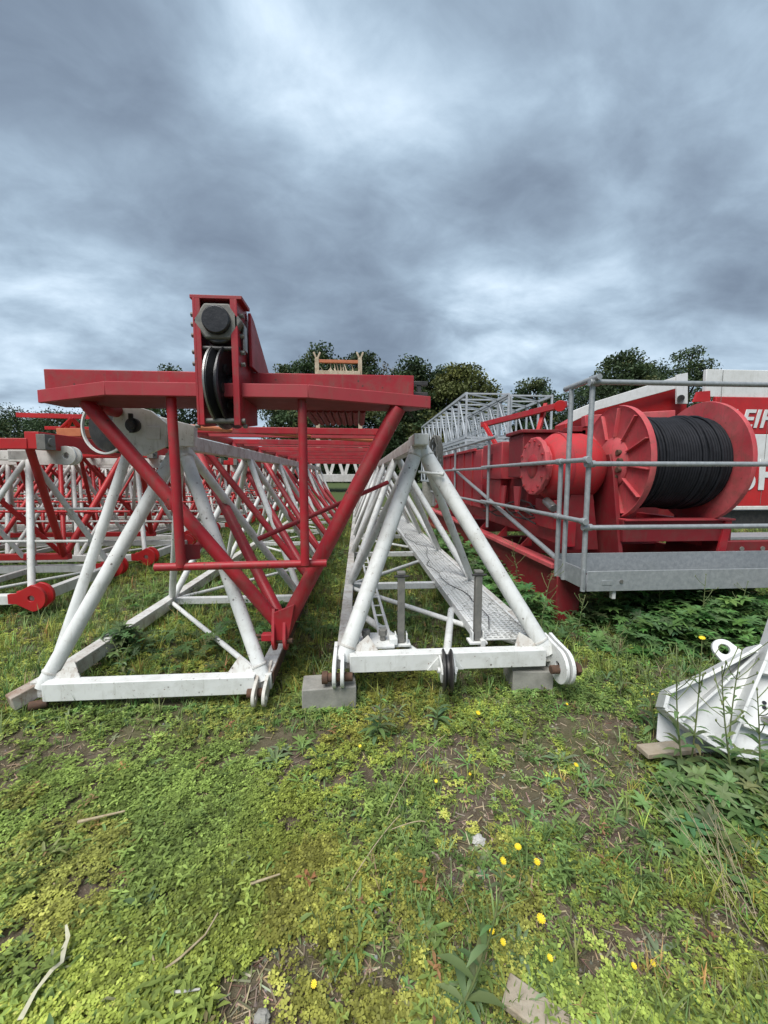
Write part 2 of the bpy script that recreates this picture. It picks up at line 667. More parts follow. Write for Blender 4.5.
# ------------------------------------------------------------------ lattice sections
def lattice(root, A, B, C_, y0, L, panel, lead, mats, r_brace=0.042, r_leg=None, r_top=None, chord=0.10, top=0.10, skip_first_diag=False,
            plane_diag=True, lug=True, mat_brace=None, tube_chords=False, cross_r=0.045, start_lean=True, nseg=12):
    """triangular lattice section along +y: base chords A and B, third chord C_ (each (x, z)); returns nothing"""
    mc, mb_ = mats
    n = int(round(L / panel))
    yb = [y0 + panel * k for k in range(n + 1)]
    yt = [y0 + lead + panel * k for k in range(n)]
    P = lambda q, y: V((q[0], y, q[1]))
    for q in (A, B):
        if tube_chords:
            MB().tube(P(q, yb[0]), P(q, yb[-1]), chord / 2, 16).build('chord', mc, root)
        else:
            MB().bar(P(q, yb[0]), P(q, yb[-1]), chord, chord * 1.05).build('chord', mc, root, 0.006)
    if tube_chords:
        MB().tube(P(C_, yt[0]), P(C_, yt[-1]), top / 2, 16).build('chord', mc, root)
    else:
        MB().bar(P(C_, yt[0] - 0.08), P(C_, yt[-1]), top, top).build('chord', mc, root, 0.006)
    for k in range(n + 1):
        a, b_ = P(A, yb[k]), P(B, yb[k])
        dx = (b_ - a).normalized() * chord * 0.48
        if tube_chords:
            MB().tube(a, b_, cross_r, nseg).build('cross_member', mb_, root)
        else:
            MB().bar(a + dx, b_ - dx, 0.09 if k == 0 else 0.07, 0.125 if k == 0 else 0.075).build('cross_beam', mb_, root, 0.005)
    for k in range(n):
        first = (k == 0)
        for q in (A, B):
            r_ = (r_leg or r_brace) if first else r_brace
            MB().tube(P(q, yb[k] + (0.03 if first else 0)), P(C_, yt[k]), r_, nseg + 4).build('leg_brace' if first and r_leg else 'brace', mb_, root)
            if not (k == n - 1):
                MB().tube(P(C_, yt[k]), P(q, yb[k + 1]), r_brace, nseg).build('brace', mb_, root)
        if r_leg and first and r_leg > 0.045:
            for q in (A, B):
                d_ = (P(C_, yt[k]) - P(q, yb[k] + 0.03))
                p_ = P(q, yb[k] + 0.03)
                u_ = d_.normalized()
                for f_ in (0.055, 0.93):
                    c0 = p_ + d_ * f_
                    MB().lathe([(r_leg - 0.004, -0.010), (r_leg + 0.0045, -0.006), (r_leg + 0.0055, 0.0), (r_leg + 0.0045, 0.006), (r_leg - 0.004, 0.010)], axis_frame(c0, u_), 26, closed=True).build('weld_collar', mc, root)
                sx_ = 1 if q[0] < C_[0] else -1
                MB().slab([p_ + V((sx_ * 0.03, 0.0, 0.05)), p_ + V((sx_ * 0.26, 0.0, 0.055)), p_ + V((sx_ * 0.12, 0, 0)) + u_ * 0.18], 0.012).build('gusset', mc, root, 0.002)
        if plane_diag:
            s0, s1 = (A, B) if k % 2 else (B, A)
            MB().tube(P(s0, yb[k] + 0.05), P(s1, yb[k + 1] - 0.03), r_brace * 0.62, nseg).build('brace', mb_, root)


# ============ centre white boom section with walkway
Y0 = 2.66
zl = 0.27
cA = U(343, 655, Y=Y0)
cB = U(550, 648, Y=Y0)
cT = U(419, 440, Y=Y0 + 0.62)
centre = thing('lattice_boom_section', 'white lattice boom section in the middle, with mesh walkway and two grey upright stubs', 'boom section', (cA.x * 0.5 + cB.x * 0.5, Y0, 0), 0)
A, B, C_ = (cA.x, zl), (cB.x, zl), (cT.x, cT.z - 0.03)
lattice(centre, A, B, C_, Y0, 13.3, 1.9, 0.62, ('white_stained', 'white'), r_brace=0.040, r_leg=0.060, chord=0.10, top=0.11)
# apex gusset and hanging bits
MB().box((C_[0] - 0.01, Y0 + 0.60, C_[1] + 0.02), (0.12, 0.34, 0.09)).build('apex_block', 'white', centre, 0.008)
MB().tube((C_[0] - 0.02, Y0 + 0.50, C_[1] - 0.24), (C_[0] + 0.16, Y0 + 0.42, C_[1] - 0.26), 0.011, 10).tube((C_[0] + 0.15, Y0 + 0.42, C_[1] - 0.26), (C_[0] + 0.17, Y0 + 0.41, C_[1] - 0.262), 0.018, 10).build('step_rod', 'white', centre)
mbr = MB()
for k in range(9):
    pts = []
    for j in range(22):
        a = 2 * math.pi * j / 22
        pts.append((C_[0] + 0.13 + 0.009 * k + 0.035 * math.cos(a) + random.uniform(-.006, .006), Y0 + 0.66 + 0.012 * k, C_[1] - 0.09 + (0.15 + 0.01 * (k % 3)) * math.sin(a)))
    mbr.path(pts, 0.0055, 6, closed=True)
mbr.build('rope_coil', 'post', centre)
# end lugs: fork plates on both lower corners
yz = lambda o, s=1: frame(o, (0, -1, 0.0), (0, 0, 1))
for side, cx in ((-1, A[0]), (1, B[0])):
    m_ = MB()
    for dx in ((-0.055, 0.0) if side < 0 else (0.02, 0.066)):
        fr = frame((cx + dx * 1.0, Y0 - 0.10, zl - 0.03), (0, -1, -0.25), (0, 0, 1))
        m_.eye(0.095 if side < 0 else 0.125, 0.030, 0.024, 0.26, fr, w=0.07 if side < 0 else 0.10)
    m_.build('lug_plate', 'white' if side < 0 else 'white_rust' if False else 'white', centre, 0.003)
MB().tube((A[0] - 0.13, Y0 - 0.115, zl - 0.05), (A[0] + 0.07, Y0 - 0.115, zl - 0.05), 0.03, 18).tube((A[0] - 0.14, Y0 - 0.115, zl - 0.05), (A[0] - 0.10, Y0 - 0.115, zl - 0.05), 0.042, 18).build('pin', 'rust', centre, 0.003)
MB().tube((B[0] - 0.05, Y0 - 0.115, zl - 0.05), (B[0] + 0.17, Y0 - 0.115, zl - 0.05), 0.03, 18).tube((B[0] + 0.13, Y0 - 0.115, zl - 0.05), (B[0] + 0.16, Y0 - 0.115, zl - 0.05), 0.048, 6).build('pin', 'rust', centre, 0.003)
MB().box((B[0] + 0.043, Y0 - 0.07, zl - 0.03), (0.022, 0.16, 0.13)).build('rusty_spacer', 'rust', centre, 0.004)
# upright stubs
for px in (401, 477):
    b0 = U(px, 636, Y=Y0 + 0.16)
    m_ = MB()
    m_.box((b0.x, Y0 + 0.16, 0.33 + 0.27), (0.052, 0.052, 0.53))
    m_.box((b0.x, Y0 + 0.16, 0.875), (0.062, 0.062, 0.02))
    m_.build('stub_post', 'post', centre, 0.004)
    m_ = MB()
    for dx in (-0.042, 0.042):
        m_.box((b0.x + dx, Y0 + 0.16, 0.36), (0.010, 0.07, 0.10))
    m_.box((b0.x, Y0 + 0.16, 0.325), (0.14, 0.10, 0.018))
    m_.build('post_shoe', 'white', centre, 0.003)
    MB().tube((b0.x - 0.055, Y0 + 0.135, 0.855), (b0.x + 0.055, Y0 + 0.135, 0.855), 0.009, 8).build('bolt', 'steel', centre)
# guide sheave hanging on the front beam, seen edge-on
sp = U(447, 672, Y=Y0 - 0.10)
m_ = MB()
fr = axis_frame((sp.x, Y0 - 0.11, sp.z + 0.02), (1, -0.14, 0))
m_.lathe([(0.135, -0.035), (0.143, -0.030), (0.143, -0.024), (0.105, -0.006), (0.105, 0.006), (0.143, 0.024), (0.143, 0.030), (0.135, 0.035), (0.05, 0.035), (0.05, -0.035)], fr, 40, closed=True)
m_.build('sheave', 'steel', centre, smooth=30)
m_ = MB()
for dx in (-0.047, 0.047):
    m_.slab([(sp.x + dx, Y0 - 0.06, zl + 0.06), (sp.x + dx, Y0 - 0.06, zl - 0.05), (sp.x + dx, Y0 - 0.15, sp.z - 0.05), (sp.x + dx, Y0 - 0.17, sp.z + 0.02), (sp.x + dx, Y0 - 0.13, zl + 0.03)], 0.012)
    s_ = 1 if dx > 0 else -1
    m_.slab([(sp.x + dx + s_ * .005, Y0 - 0.052, zl + 0.04), (sp.x + dx + s_ * 0.085, Y0 - 0.052, zl - 0.055), (sp.x + dx + s_ * .005, Y0 - 0.052, zl - 0.055)], 0.012)
m_.tube((sp.x - 0.07, Y0 - 0.11, sp.z + 0.02), (sp.x + 0.07, Y0 - 0.11, sp.z + 0.02), 0.02, 12)
m_.build('sheave_bracket', 'white', centre)
# small bolted platform on the left
pl = U(377, 640, Y=Y0 + 0.10)
m_ = MB().box((pl.x - 0.005, Y0 + 0.20, 0.335), (0.27, 0.26, 0.02)).box((pl.x - 0.13, Y0 + 0.12, 0.355), (0.015, 0.10, 0.06)).box((pl.x + 0.125, Y0 + 0.14, 0.36), (0.06, 0.08, 0.05))
m_.build('bolt_plate', 'white', centre, 0.003)
for px in (366, 383):
    q = U(px, 640, Y=Y0 + 0.16)
    MB().tube((q.x, Y0 + 0.18, 0.34), (q.x, Y0 + 0.18, 0.40), 0.022, 12).tube((q.x, Y0 + 0.18, 0.385), (q.x, Y0 + 0.18, 0.43), 0.033, 6).build('bolt', 'post', centre, 0.002)
# V bracing and thin rails on the floor of the section
mid = (A[0] + B[0]) / 2
for sgn, x1 in ((-1, A[0] + 0.06), (1, B[0] - 0.5)):
    MB().tube((mid - 0.1 + sgn * 0.10, Y0 + 0.05, zl), (x1 if sgn > 0 else x1, Y0 + 1.1 if sgn < 0 else Y0 + 1.0, zl), 0.032, 12).build('brace', 'white', centre)
for dx in (0.16, 0.24):
    MB().tube((A[0] + dx + 0.12, Y0 + 0.25, 0.34), (A[0] + dx - 0.03, Y0 + 3.9, 0.40), 0.014, 8).build('guide_rail', 'white', centre)
m_ = MB()
for k in range(14):
    y = Y0 + 0.45 + 0.25 * k
    x = A[0] + 0.16 + 0.12 - 0.15 * (k * 0.25 + .2) / 3.65
    m_.tube((x, y, 0.345 + 0.015 * k * .25), (x + 0.08, y, 0.345 + 0.015 * k * .25), 0.008, 6)
m_.build('rungs', 'white', centre)
# mesh walkway along the right lower chord
wx1 = B[0] - 0.06
wx0 = wx1 - 0.40
m_ = MB()
zg = zl + 0.065
nb_ = 9
for k in range(nb_ + 1):
    x = wx0 + (wx1 - wx0) * k / nb_
    m_.box((x, Y0 + 0.15 + 5.9, zg), (0.015 if 0 < k < nb_ else 0.02, 11.8, 0.010 if 0 < k < nb_ else 0.05))
y = Y0 + 0.155
while y < Y0 + 11.9:
    m_.box(((wx0 + wx1) / 2, y, zg + 0.003), (wx1 - wx0, 0.019, 0.008))
    y += 0.042 if y < 6 else 0.06
m_.build('walkway_grating', 'white', centre)
MB().bar((wx0 - 0.012, Y0 + 0.1, zg - 0.02), (wx0 - 0.012, Y0 + 12, zg - 0.02), 0.035, 0.08).build('walkway_edge', 'white', centre, 0.004)
# loose wire trailing over the walkway
pts = [V((wx0 + 0.10 + 0.09 * math.sin(k * 0.5) + 0.03 * math.sin(k * 1.7), Y0 + 0.3 + k * 0.22, zg + 0.03 + 0.02 * math.sin(k * .9))) for k in range(24)]
MB().path(pts, 0.004, 6).build('loose_cable', 'steel', centre)
m_ = MB()
for k in range(90):
    x = random.uniform(wx0, wx1)
    yy = Y0 + 0.2 + 5.5 * random.random() ** 1.5
    a = random.uniform(0, 6.28)
    l_ = random.uniform(0.04, 0.16)
    m_.path([(x, yy, zg + 0.012), (x + math.cos(a) * l_ * .5, yy + math.sin(a) * l_ * .5, zg + 0.03), (x + math.cos(a + .4) * l_, yy + math.sin(a + .4) * l_, zg + 0.02)], 0.0014, 4)
tag(m_.build('dead_stems', 'bark', None), 'dead stems and twigs lying on the white mesh walkway', 'twigs', kind='stuff')
# dark roll lying in the far end
MB().tube((mid - 0.22, Y0 + 5.3, 0.50), (mid + 0.05, Y0 + 5.5, 0.50), 0.19, 22).build('roll', 'steel', centre, 0.01)

# blocks it rests on
for i, (px, py, wd, lab, dp) in enumerate([(329, 706, 0.37, 'pale concrete block under the left corner of the middle boom section', 0.20), (526, 682, 0.30, 'flat concrete slab under the right corner of the middle boom section', 0.25)]):
    q = U(px, py, Z=0.0)
    hgt = zl - 0.115 if i == 0 else zl - 0.10
    o_ = MB()
    if i == 0:
        o_.box((0, 0, hgt / 2 - 0.02), (wd, dp, hgt + 0.04))
    else:
        o_.box((0, 0, hgt / 2 - 0.02), (wd, dp, hgt + 0.02))
    ob = o_.build('concrete_block', 'concrete', None, 0.008)
    ob.location = (q.x, (Y0 - 0.04) if i == 0 else Y0 + 0.10, 0)
    ob.rotation_euler = (0, 0, R(4 if i == 0 else -5))
    tag(ob, lab, 'block')

# ============ left white boom section
lA = U(36, 690, Y=Y0 - 0.02)
lB = U(263, 690, Y=Y0 - 0.02)
lT = U(181, 440, Y=Y0 + 0.62)
left = thing('lattice_boom_section', 'white lattice boom section lying on the grass at left, under the red frame', 'boom section', ((lA.x + lB.x) / 2, Y0, 0))
A2, B2, C2 = (lA.x, 0.14), (lB.x, 0.14), (lT.x, lT.z - 0.02)
lattice(left, A2, B2, C2, Y0, 13.3, 1.9, 0.62, ('white_stained', 'white'), r_brace=0.036, r_leg=0.050, chord=0.11, top=0.12)
MB().tube((A2[0] + 0.03, Y0 + 0.08, 0.20), (U(128, 452, Y=Y0 + 0.55)), 0.036, 16).build('brace', 'white', left)
# rusty ends of its two lower chords
el = U(10, 703, Z=0.10)
MB().bar((A2[0] + 0.01, Y0 + 0.12, 0.155), el, 0.10, 0.10).build('chord_end', 'white_rust', left, 0.008)
MB().tube((A2[0] - 0.02, Y0 - 0.06, 0.06), (A2[0] + 0.07, Y0 - 0.02, 0.06), 0.030, 16).build('pin', 'rust', left, 0.003)
m_ = MB()
for dx in (-0.035, 0.035):
    m_.eye(0.062, 0.02, 0.022, 0.30, frame((B2[0] + dx, Y0 - 0.12, 0.10), (0.05, -1, -0.25), (0, 0, 1)), w=0.06)
m_.build('lug_plate', 'white_rust', left, 0.003)
MB().tube((B2[0] - 0.10, Y0 - 0.05, 0.09), (B2[0] + 0.03, Y0 - 0.05, 0.09), 0.032, 16).build('pin', 'rust', left, 0.003)
# rusty inner face of the right chord
MB().bar((B2[0] + 0.064, Y0 + 0.02, 0.16), (B2[0] + 0.064, Y0 + 3.0, 0.16), 0.006, 0.085).build('rust_strip', 'rust', left)
# head: cheek plates and sheave at the apex
hp = U(143, 428, Y=Y0 + 0.50)
m_ = MB()
frp = frame((hp.x, Y0 + 0.50, hp.z), (1, 0, 0), (0, 0, 1))
def pxl(pts, Y):
    return [U(a, b_, Y=Y) for a, b_ in pts]
m_.slab(pxl([(116, 408), (128, 404), (152, 411), (168, 424), (166, 447), (146, 456), (128, 455), (117, 440), (113, 422)], Y0 + 0.48), 0.03)
m_.build('cheek_plate', 'white', left, 0.006)
MB().slab(pxl([(146, 413), (196, 426), (196, 447), (146, 446)], Y0 + 0.56), 0.07).build('cheek_plate', 'white', left, 0.006)
m_ = MB()
m_.slab(pxl([(146, 426), (160, 427), (160, 440), (146, 439)], Y0 + 0.455), 0.012)
m_.build('access_plate', 'white', left, 0.003)
hb = U(132, 425, Y=Y0 + 0.44)
MB().tube(hb, hb + V((0, 0.1, 0)), 0.055, 20).tube(hb - V((0, 0.03, 0)), hb + V((0, 0.05, 0)), 0.032, 12).build('pivot_pin', 'steel', left, 0.004)
MB().bar(hb + V((0, -0.01, -0.06)), hb + V((0, -0.01, 0.085)), 0.03, 0.02, (0, 1, 0)).build('keeper', 'steel', left, 0.003)
sh = U(115, 428, Y=Y0 + 0.62)
m_ = MB().lathe([(0.19, -0.05), (0.20, -0.045), (0.20, -0.035), (0.155, -0.01), (0.155, 0.01), (0.20, 0.035), (0.20, 0.045), (0.19, 0.05), (0.06, 0.05), (0.06, -0.05)], axis_frame(sh, (0.25, 1, 0)), 44, closed=True)
m_.lathe([(0.06, -0.03), (0.17, -0.03), (0.17, 0.03), (0.06, 0.03)], axis_frame(sh, (0.25, 1, 0)), 44, closed=True)
m_.build('sheave', 'steel', left, smooth=30)
MB().lathe([(0.212, -0.010), (0.212, 0.010), (0.198, 0.010), (0.198, -0.010)], axis_frame(sh + V((-0.05, -0.05, 0)), (0.25, 1, 0)), 44, closed=True).build('sheave_guard', 'white', left)

# ============ red inverted head section nested on the left one
YR = 2.80
red = thing('jib_head_frame', 'dark red inverted lattice jib head with a sheave tower on its cross beam', 'jib section', (-0.8, YR, 0))
tl = U(86, 398, Y=YR)
tr = U(398, 404, Y=YR)
bt = U(284, 628, Y=YR + 0.08)
A3, B3, C3 = (tl.x, tl.z - 0.03), (tr.x, tr.z - 0.03), (bt.x, bt.z)
P = lambda q, y: V((q[0], y, q[1]))
n_p, pan = 8, 1.45
for q, nm in ((A3, 'chord'), (B3, 'chord')):
    MB().tube(P(q, YR + 0.1), P(q, YR + pan * n_p), 0.05, 16).build('chord', 'red', red)
MB().bar(P(C3, YR + 0.05), P(C3, YR + pan * n_p), 0.10, 0.10).build('chord', 'red', red, 0.006)
MB().tube(P(A3, YR), P(C3, YR + 0.06), 0.048, 20).build('leg_brace', 'red', red)
MB().tube(P(B3, YR), P(C3, YR + 0.06), 0.056, 20).build('leg_brace', 'red', red)
for k in range(n_p):
    yb = YR + 0.08 + pan * k
    yt = yb + pan * 1.0
    MB().tube(P(A3, yt), P(C3, yb + 0.03), 0.045, 14).build('brace', 'red', red)
    MB().tube(P(B3, yt - 0.4), P(C3, yb + 0.08), 0.045, 14).build('brace', 'red', red)
    if k < n_p - 1:
        MB().tube(P(A3, yt + 0.10), P(C3, yb + pan), 0.036, 12).build('brace', 'red', red)
        MB().tube(P(B3, yt + 0.1), P(C3, yb + pan), 0.036, 12).build('brace', 'red', red)
    MB().bar(P(A3, yt), P(B3, yt), 0.07, 0.07).build('cross_beam', 'red', red, 0.005)
    MB().bar(P(A3, yt + 0.5), P(B3, yt + 0.5), 0.05, 0.05).build('cross_beam', 'red_faded', red, 0.004)
MB().tube(P(A3, YR + 1.2), P(B3, YR + 2.6), 0.028, 10).build('brace', 'orange', red)
MB().tube(P(C3, YR + 0.6) + V((-0.28, -0.1, 0.62)), P(B3, YR + 1.2) + V((0.02, 0, -0.55)), 0.022, 10).build('brace', 'red', red)
# back box beam
def wbeam(pts_top, hgt, dep, name, mat, parent, bev=0.006, flip=False):
    m__ = MB()
    for a, b_ in zip(pts_top[:-1], pts_top[1:]):
        d_ = V((0, dep, 0))
        hh = V((0, 0, hgt))
        vs_ = [a, b_, b_ + d_, a + d_, a - hh, b_ - hh, b_ + d_ - hh, a + d_ - hh]
        m__.add(vs_, [(0, 1, 2, 3), (7, 6, 5, 4), (0, 4, 5, 1), (1, 5, 6, 2), (2, 6, 7, 3), (3, 7, 4, 0)])
    return m__.build(name, mat, parent, bev)
ba = U(43, 367, Y=YR + 0.02)
bb = U(414, 377, Y=YR + 0.02)
zt = (ba.z + bb.z) / 2
wbeam([V((ba.x, YR + 0.02, zt)), V((bb.x, YR + 0.02, zt))], 0.185, 0.22, 'box_beam', 'red', red)
MB().box((bb.x + 0.06, YR + 0.14, zt - 0.03), (0.12, 0.04, 0.03)).box((bb.x + 0.06, YR + 0.14, zt - 0.11), (0.12, 0.04, 0.03)).box((bb.x + 0.055, YR + 0.14, zt - 0.07), (0.03, 0.03, 0.07)).build('bracket', 'steel', red, 0.003)
# front angle beam, its ends swept back
f0, f1, f2, f3 = U(37, 391, Y=YR), U(104, 381, Y=YR - 0.24), U(308, 383, Y=YR - 0.24), U(431, 400, Y=YR + 0.02)
zf = f1.z
ff = [V((f0.x, YR + 0.0, zf - .01)), V((f1.x, YR - 0.24, zf)), V((f2.x, YR - 0.24, zf)), V((f3.x, YR + 0.03, zf - .01))]
wbeam(ff, 0.085, 0.03, 'front_beam', 'red_faded', red, 0.004)
m_ = MB()
m_.slab([ff[0] + V((0.01, 0.03, -0.075)), ff[1] + V((0, 0.03, -0.075)), ff[2] + V((0, 0.03, -0.075)), ff[3] + V((-.01, 0.03, -0.075)), V((bb.x, YR + 0.2, ff[0].z - 0.075)), V((ba.x, YR + 0.2, ff[0].z - 0.075))], 0.012)
m_.build('shelf_plate', 'red_dark', red, 0.0)
# corrugated panel under the deck, right
m_ = MB()
ca = U(306, 400, Y=YR + 0.3)
for k in range(9):
    m_.tube((ca.x + 0.055 * k, YR + 0.28, zf - 0.07), (ca.x + 0.055 * k, YR + 1.05, zf - 0.07), 0.027, 10)
m_.build('corrugated_panel', 'red_dark', red)
# hanging tube frame
YT = YR - 0.16
t1, t2 = U(171, 396, Y=YT), U(302, 400, Y=YT)
t3, t4 = U(155, 566, Y=YT), U(326, 566, Y=YT)
zz_ = (t3.z + t4.z) / 2
MB().tube((t1.x, YT, zf - 0.04), (t1.x + 0.01, YT, zz_), 0.031, 18).build('hanger_tube', 'red', red)
MB().tube((t2.x, YT, zf - 0.04), (t2.x, YT, zz_), 0.030, 18).build('hanger_tube', 'red', red)
MB().tube((t3.x, YT, zz_), (t4.x, YT + .05, zz_), 0.027, 18).build('lower_tube', 'red', red)
MB().tube((t3.x + 0.16, YT, zz_ + .02), U(206, 539, Y=YR + 0.5), 0.03, 14).build('stay_tube', 'red', red)
MB().slab([(t3.x + 0.14, YT + 0.04, zz_ + 0.03), (t3.x + 0.25, YT + 0.12, zz_ + 0.03), (t3.x + 0.25, YT + 0.12, zz_ + 0.13), (t3.x + 0.14, YT + 0.04, zz_ + 0.15)], 0.01).build('gusset', 'red_dark', red)
# bottom lug
m_ = MB()
for dx in (-0.05, 0.03):
    fr = frame((C3[0] + dx, YR - 0.01, C3[1] - 0.05), (0.05, -0.4, -1), (0, 1, 0))
    m_.eye(0.075, 0.022, 0.022, 0.22, fr, w=0.07)
m_.build('foot_lug', 'red', red, 0.003)
MB().box((C3[0] - 0.10, YR + 0.0, C3[1] - 0.03), (0.09, 0.06, 0.05)).build('foot_block', 'red', red, 0.004)
MB().tube((C3[0] - 0.24, YR - 0.02, C3[1] - 0.01), (C3[0] - 0.10, YR, C3[1] - 0.02), 0.012, 8).tube((C3[0] - 0.24, YR - 0.02, C3[1] - 0.05), (C3[0] - 0.10, YR, C3[1] - 0.045), 0.012, 8).tube((C3[0] - 0.10, YR, C3[1] - 0.06), (C3[0] + 0.08, YR - 0.02, C3[1] - 0.06), 0.02, 10).build('pin', 'rust', red)
MB().slab([(C3[0] - 0.05, YR - 0.02, C3[1] + 0.16), (C3[0] + 0.1, YR - 0.02, C3[1] + 0.22), (C3[0] + 0.05, YR - 0.02, C3[1] - 0.05), (C3[0] - 0.05, YR - 0.02, C3[1] - 0.05)], 0.02).build('gusset', 'red', red, 0.003)
# sheave tower
YH = 2.52
h0, h1 = U(191, 297, Y=YH), U(240, 297, Y=YH)
zb_ = U(215, 425, Y=YH).z
ztop = h0.z
m_ = MB()
for x in (h0.x + 0.012, h1.x - 0.03):
    m_ = MB()
    m_.slab([(x, YH, zb_), (x, YH, ztop), (x, YH + 0.22, ztop + 0.01), (x, YH + 0.42, zf + 0.1), (x, YH + 0.42, zb_ + 0.05), (x, YH + 0.1, zb_)], 0.018)
    m_.build('cheek_plate', 'red', red, 0.004)
    m_ = MB().box((x + (0.022 if x < h1.x - 0.1 else -0.018), YH + 0.008, (zb_ + ztop) / 2), (0.030, 0.015, ztop - zb_))
    m_.build('cheek_flange', 'red', red, 0.003)
MB().box(((h0.x + h1.x) / 2, YH + 0.09, ztop + 0.006), (h1.x - h0.x + 0.02, 0.18, 0.022)).build('top_plate', 'red', red, 0.003)
MB().box(((h0.x + h1.x) / 2, YH + 0.2, ztop - 0.035), (h1.x - h0.x - 0.03, 0.03, 0.04)).build('cross_plate', 'red', red, 0.003)
# big bearing housing
pc = U(218, 322, Y=YH + 0.02)
hexp = []
for k in range(6):
    a = R(60 * k)
    hexp.append((0.152 * math.cos(a), 0.122 * math.sin(a)))
MB().prism(hexp, 0.10, frame((pc.x, YH + 0.05, pc.z), (1, 0, 0), (0, 0, 1))).build('bearing_housing', 'post', red, 0.012)
MB().tube((pc.x, YH - 0.03, pc.z), (pc.x, YH + 0.05, pc.z), 0.084, 32).build('bearing_cap', 'grease', red, 0.008)
MB().tube((pc.x, YH + 0.02, pc.z - 0.02), (pc.x, YH + 0.3, pc.z - 0.04), 0.11, 28).build('rope_roller', 'steel', red, 0.008)
# rope sheave, axle across
sc_ = U(227, 387, Y=YH + 0.12)
for dx in (-0.045,):
    fr = axis_frame((sc_.x, YH + 0.16, sc_.z), (1, -0.10, 0))
    m_ = MB().lathe([(0.245, -0.040), (0.262, -0.036), (0.262, -0.026), (0.215, -0.004), (0.215, 0.004), (0.262, 0.026), (0.262, 0.036), (0.245, 0.040), (0.20, 0.018), (0.08, 0.018), (0.08, 0.05), (0.03, 0.05), (0.03, -0.05), (0.08, -0.05), (0.08, -0.018), (0.20, -0.018)], fr, 56, closed=True)
    m_.build('sheave', 'grease', red, smooth=30)
    MB().lathe([(0.268, -0.046), (0.268, -0.034), (0.242, -0.034), (0.242, -0.046)], fr, 56, closed=True).build('sheave_rim', 'bright_steel', red)
    for k in range(6):
        a = R(60 * k + 10)
        MB().tube(fr @ V((0.13 * math.cos(a), 0.13 * math.sin(a), 0.016)), fr @ V((0.13 * math.cos(a), 0.13 * math.sin(a), 0.022)), 0.032, 14).build('web_boss', 'steel', red)
MB().tube((h0.x - 0.02, YH + 0.16, sc_.z), (h1.x + 0.01, YH + 0.16, sc_.z), 0.028, 14).build('axle', 'steel', red)
MB().tube((h0.x, YH + 0.03, U(215, 347, Y=YH).z), (h1.x - .02, YH + 0.03, U(215, 347, Y=YH).z), 0.016, 12).build('keeper_bar', 'steel', red)
MB().tube((h0.x, YH + 0.03, zb_ + 0.03), (h1.x, YH + 0.03, zb_ + 0.03), 0.016, 12).build('keeper_bar', 'post', red)
for (x, s_) in ((h0.x, -1), (h1.x - 0.02, 1)):
    for py in (312, 322, 333, 350, 362, 425):
        zz2 = U(215, py, Y=YH).z
        MB().tube((x, YH + 0.05, zz2), (x + s_ * 0.025, YH + 0.05, zz2), 0.014, 6).build('bolt', 'post', red)
# plate on the right side and slanted rear stay
MB().box((h1.x + 0.0, YH + 0.08, U(240, 335, Y=YH).z), (0.014, 0.06, 0.16)).build('side_plate', 'bright_steel', red, 0.004)
xr = h1.x + 0.01
MB().slab([(xr, YH + 0.16, ztop - 0.02), (xr, YH + 0.24, ztop - 0.04), (xr, YH + 0.80, zt), (xr, YH + 0.16, zt)], 0.02).build('rear_stay', 'red', red, 0.004)
MB().slab([(h0.x - .02, YH + 0.16, ztop - 0.02), (h0.x - .02, YH + 0.24, ztop - 0.04), (h0.x - .02, YH + 0.80, zt), (h0.x - .02, YH + 0.16, zt)], 0.02).build('rear_stay', 'red', red, 0.004)

# ============ red and white sections lying across at the left
row = []
def cross_pair(first_white=True):
    # local frame: length along +y, then turned to run towards -x
    wv = thing('lattice_mast_section', 'x', 'mast section', world_space=False)
    lattice(wv, (-0.75, 0.22), (0.75, 0.22), (0.0, 1.86), 0.0, 9.0, 1.125, 0.50, ('white_far', 'white_far'), r_brace=0.032, r_leg=0.036, chord=0.10, top=0.12)
    m__ = MB()
    for cx in (-0.05, 0.05):
        m__.eye(0.12, 0.04, 0.03, 0.4, frame((cx, 0.02, 1.86), (0, -1, 0), (0, 0, 1)), w=0.1)
    m__.build('end_lug', 'white_far', wv, 0.004)
    MB().bar((0, 0.3, 1.86), (0, 0.7, 1.86), 0.12, 0.16).build('end_block', 'white_far', wv, 0.005)
    for cx in (-0.75, 0.75):
        m__ = MB()
        for d_ in (-0.06, 0.06):
            m__.eye(0.15, 0.035, 0.035, 0.24, frame((cx + d_, -0.02, 0.24), (0, -1, 0), (0, 0, 1)), w=0.06)
        m__.build('end_lug', 'red_bright', wv, 0.004)
    rd = thing('lattice_jib_section', 'x', 'jib section', world_space=False)
    lattice(rd, (-0.95, 1.98), (0.95, 1.98), (0.05, 0.42), 0.2, 8.4, 1.05, 0.45, ('red_bright', 'red_bright'), r_brace=0.032, r_leg=0.045, chord=0.12, top=0.09)
    for (x, z) in ((-0.3, 1.15), (0.35, 1.05), (-0.62, 0.75)):
        MB().tube((x, -0.15, z), (x * 0.8, 8.2, z + 0.05), 0.018, 8).build('hand_rail', 'white_far' if x < 0.3 else 'red_bright', rd)
    MB().bar((-1.0, 0.15, 2.02), (1.0, 0.15, 2.02), 0.16, 0.20).build('end_beam', 'red_bright', rd, 0.006)
    for cx in (-0.95, 0.95):
        m__ = MB().box((cx, 0.03, 2.0), (0.16, 0.10, 0.18)).tube((cx, -0.04, 2.0), (cx, 0.0, 2.0), 0.05, 16)
        m__.build('socket', 'post', rd, 0.004)
    return wv, rd


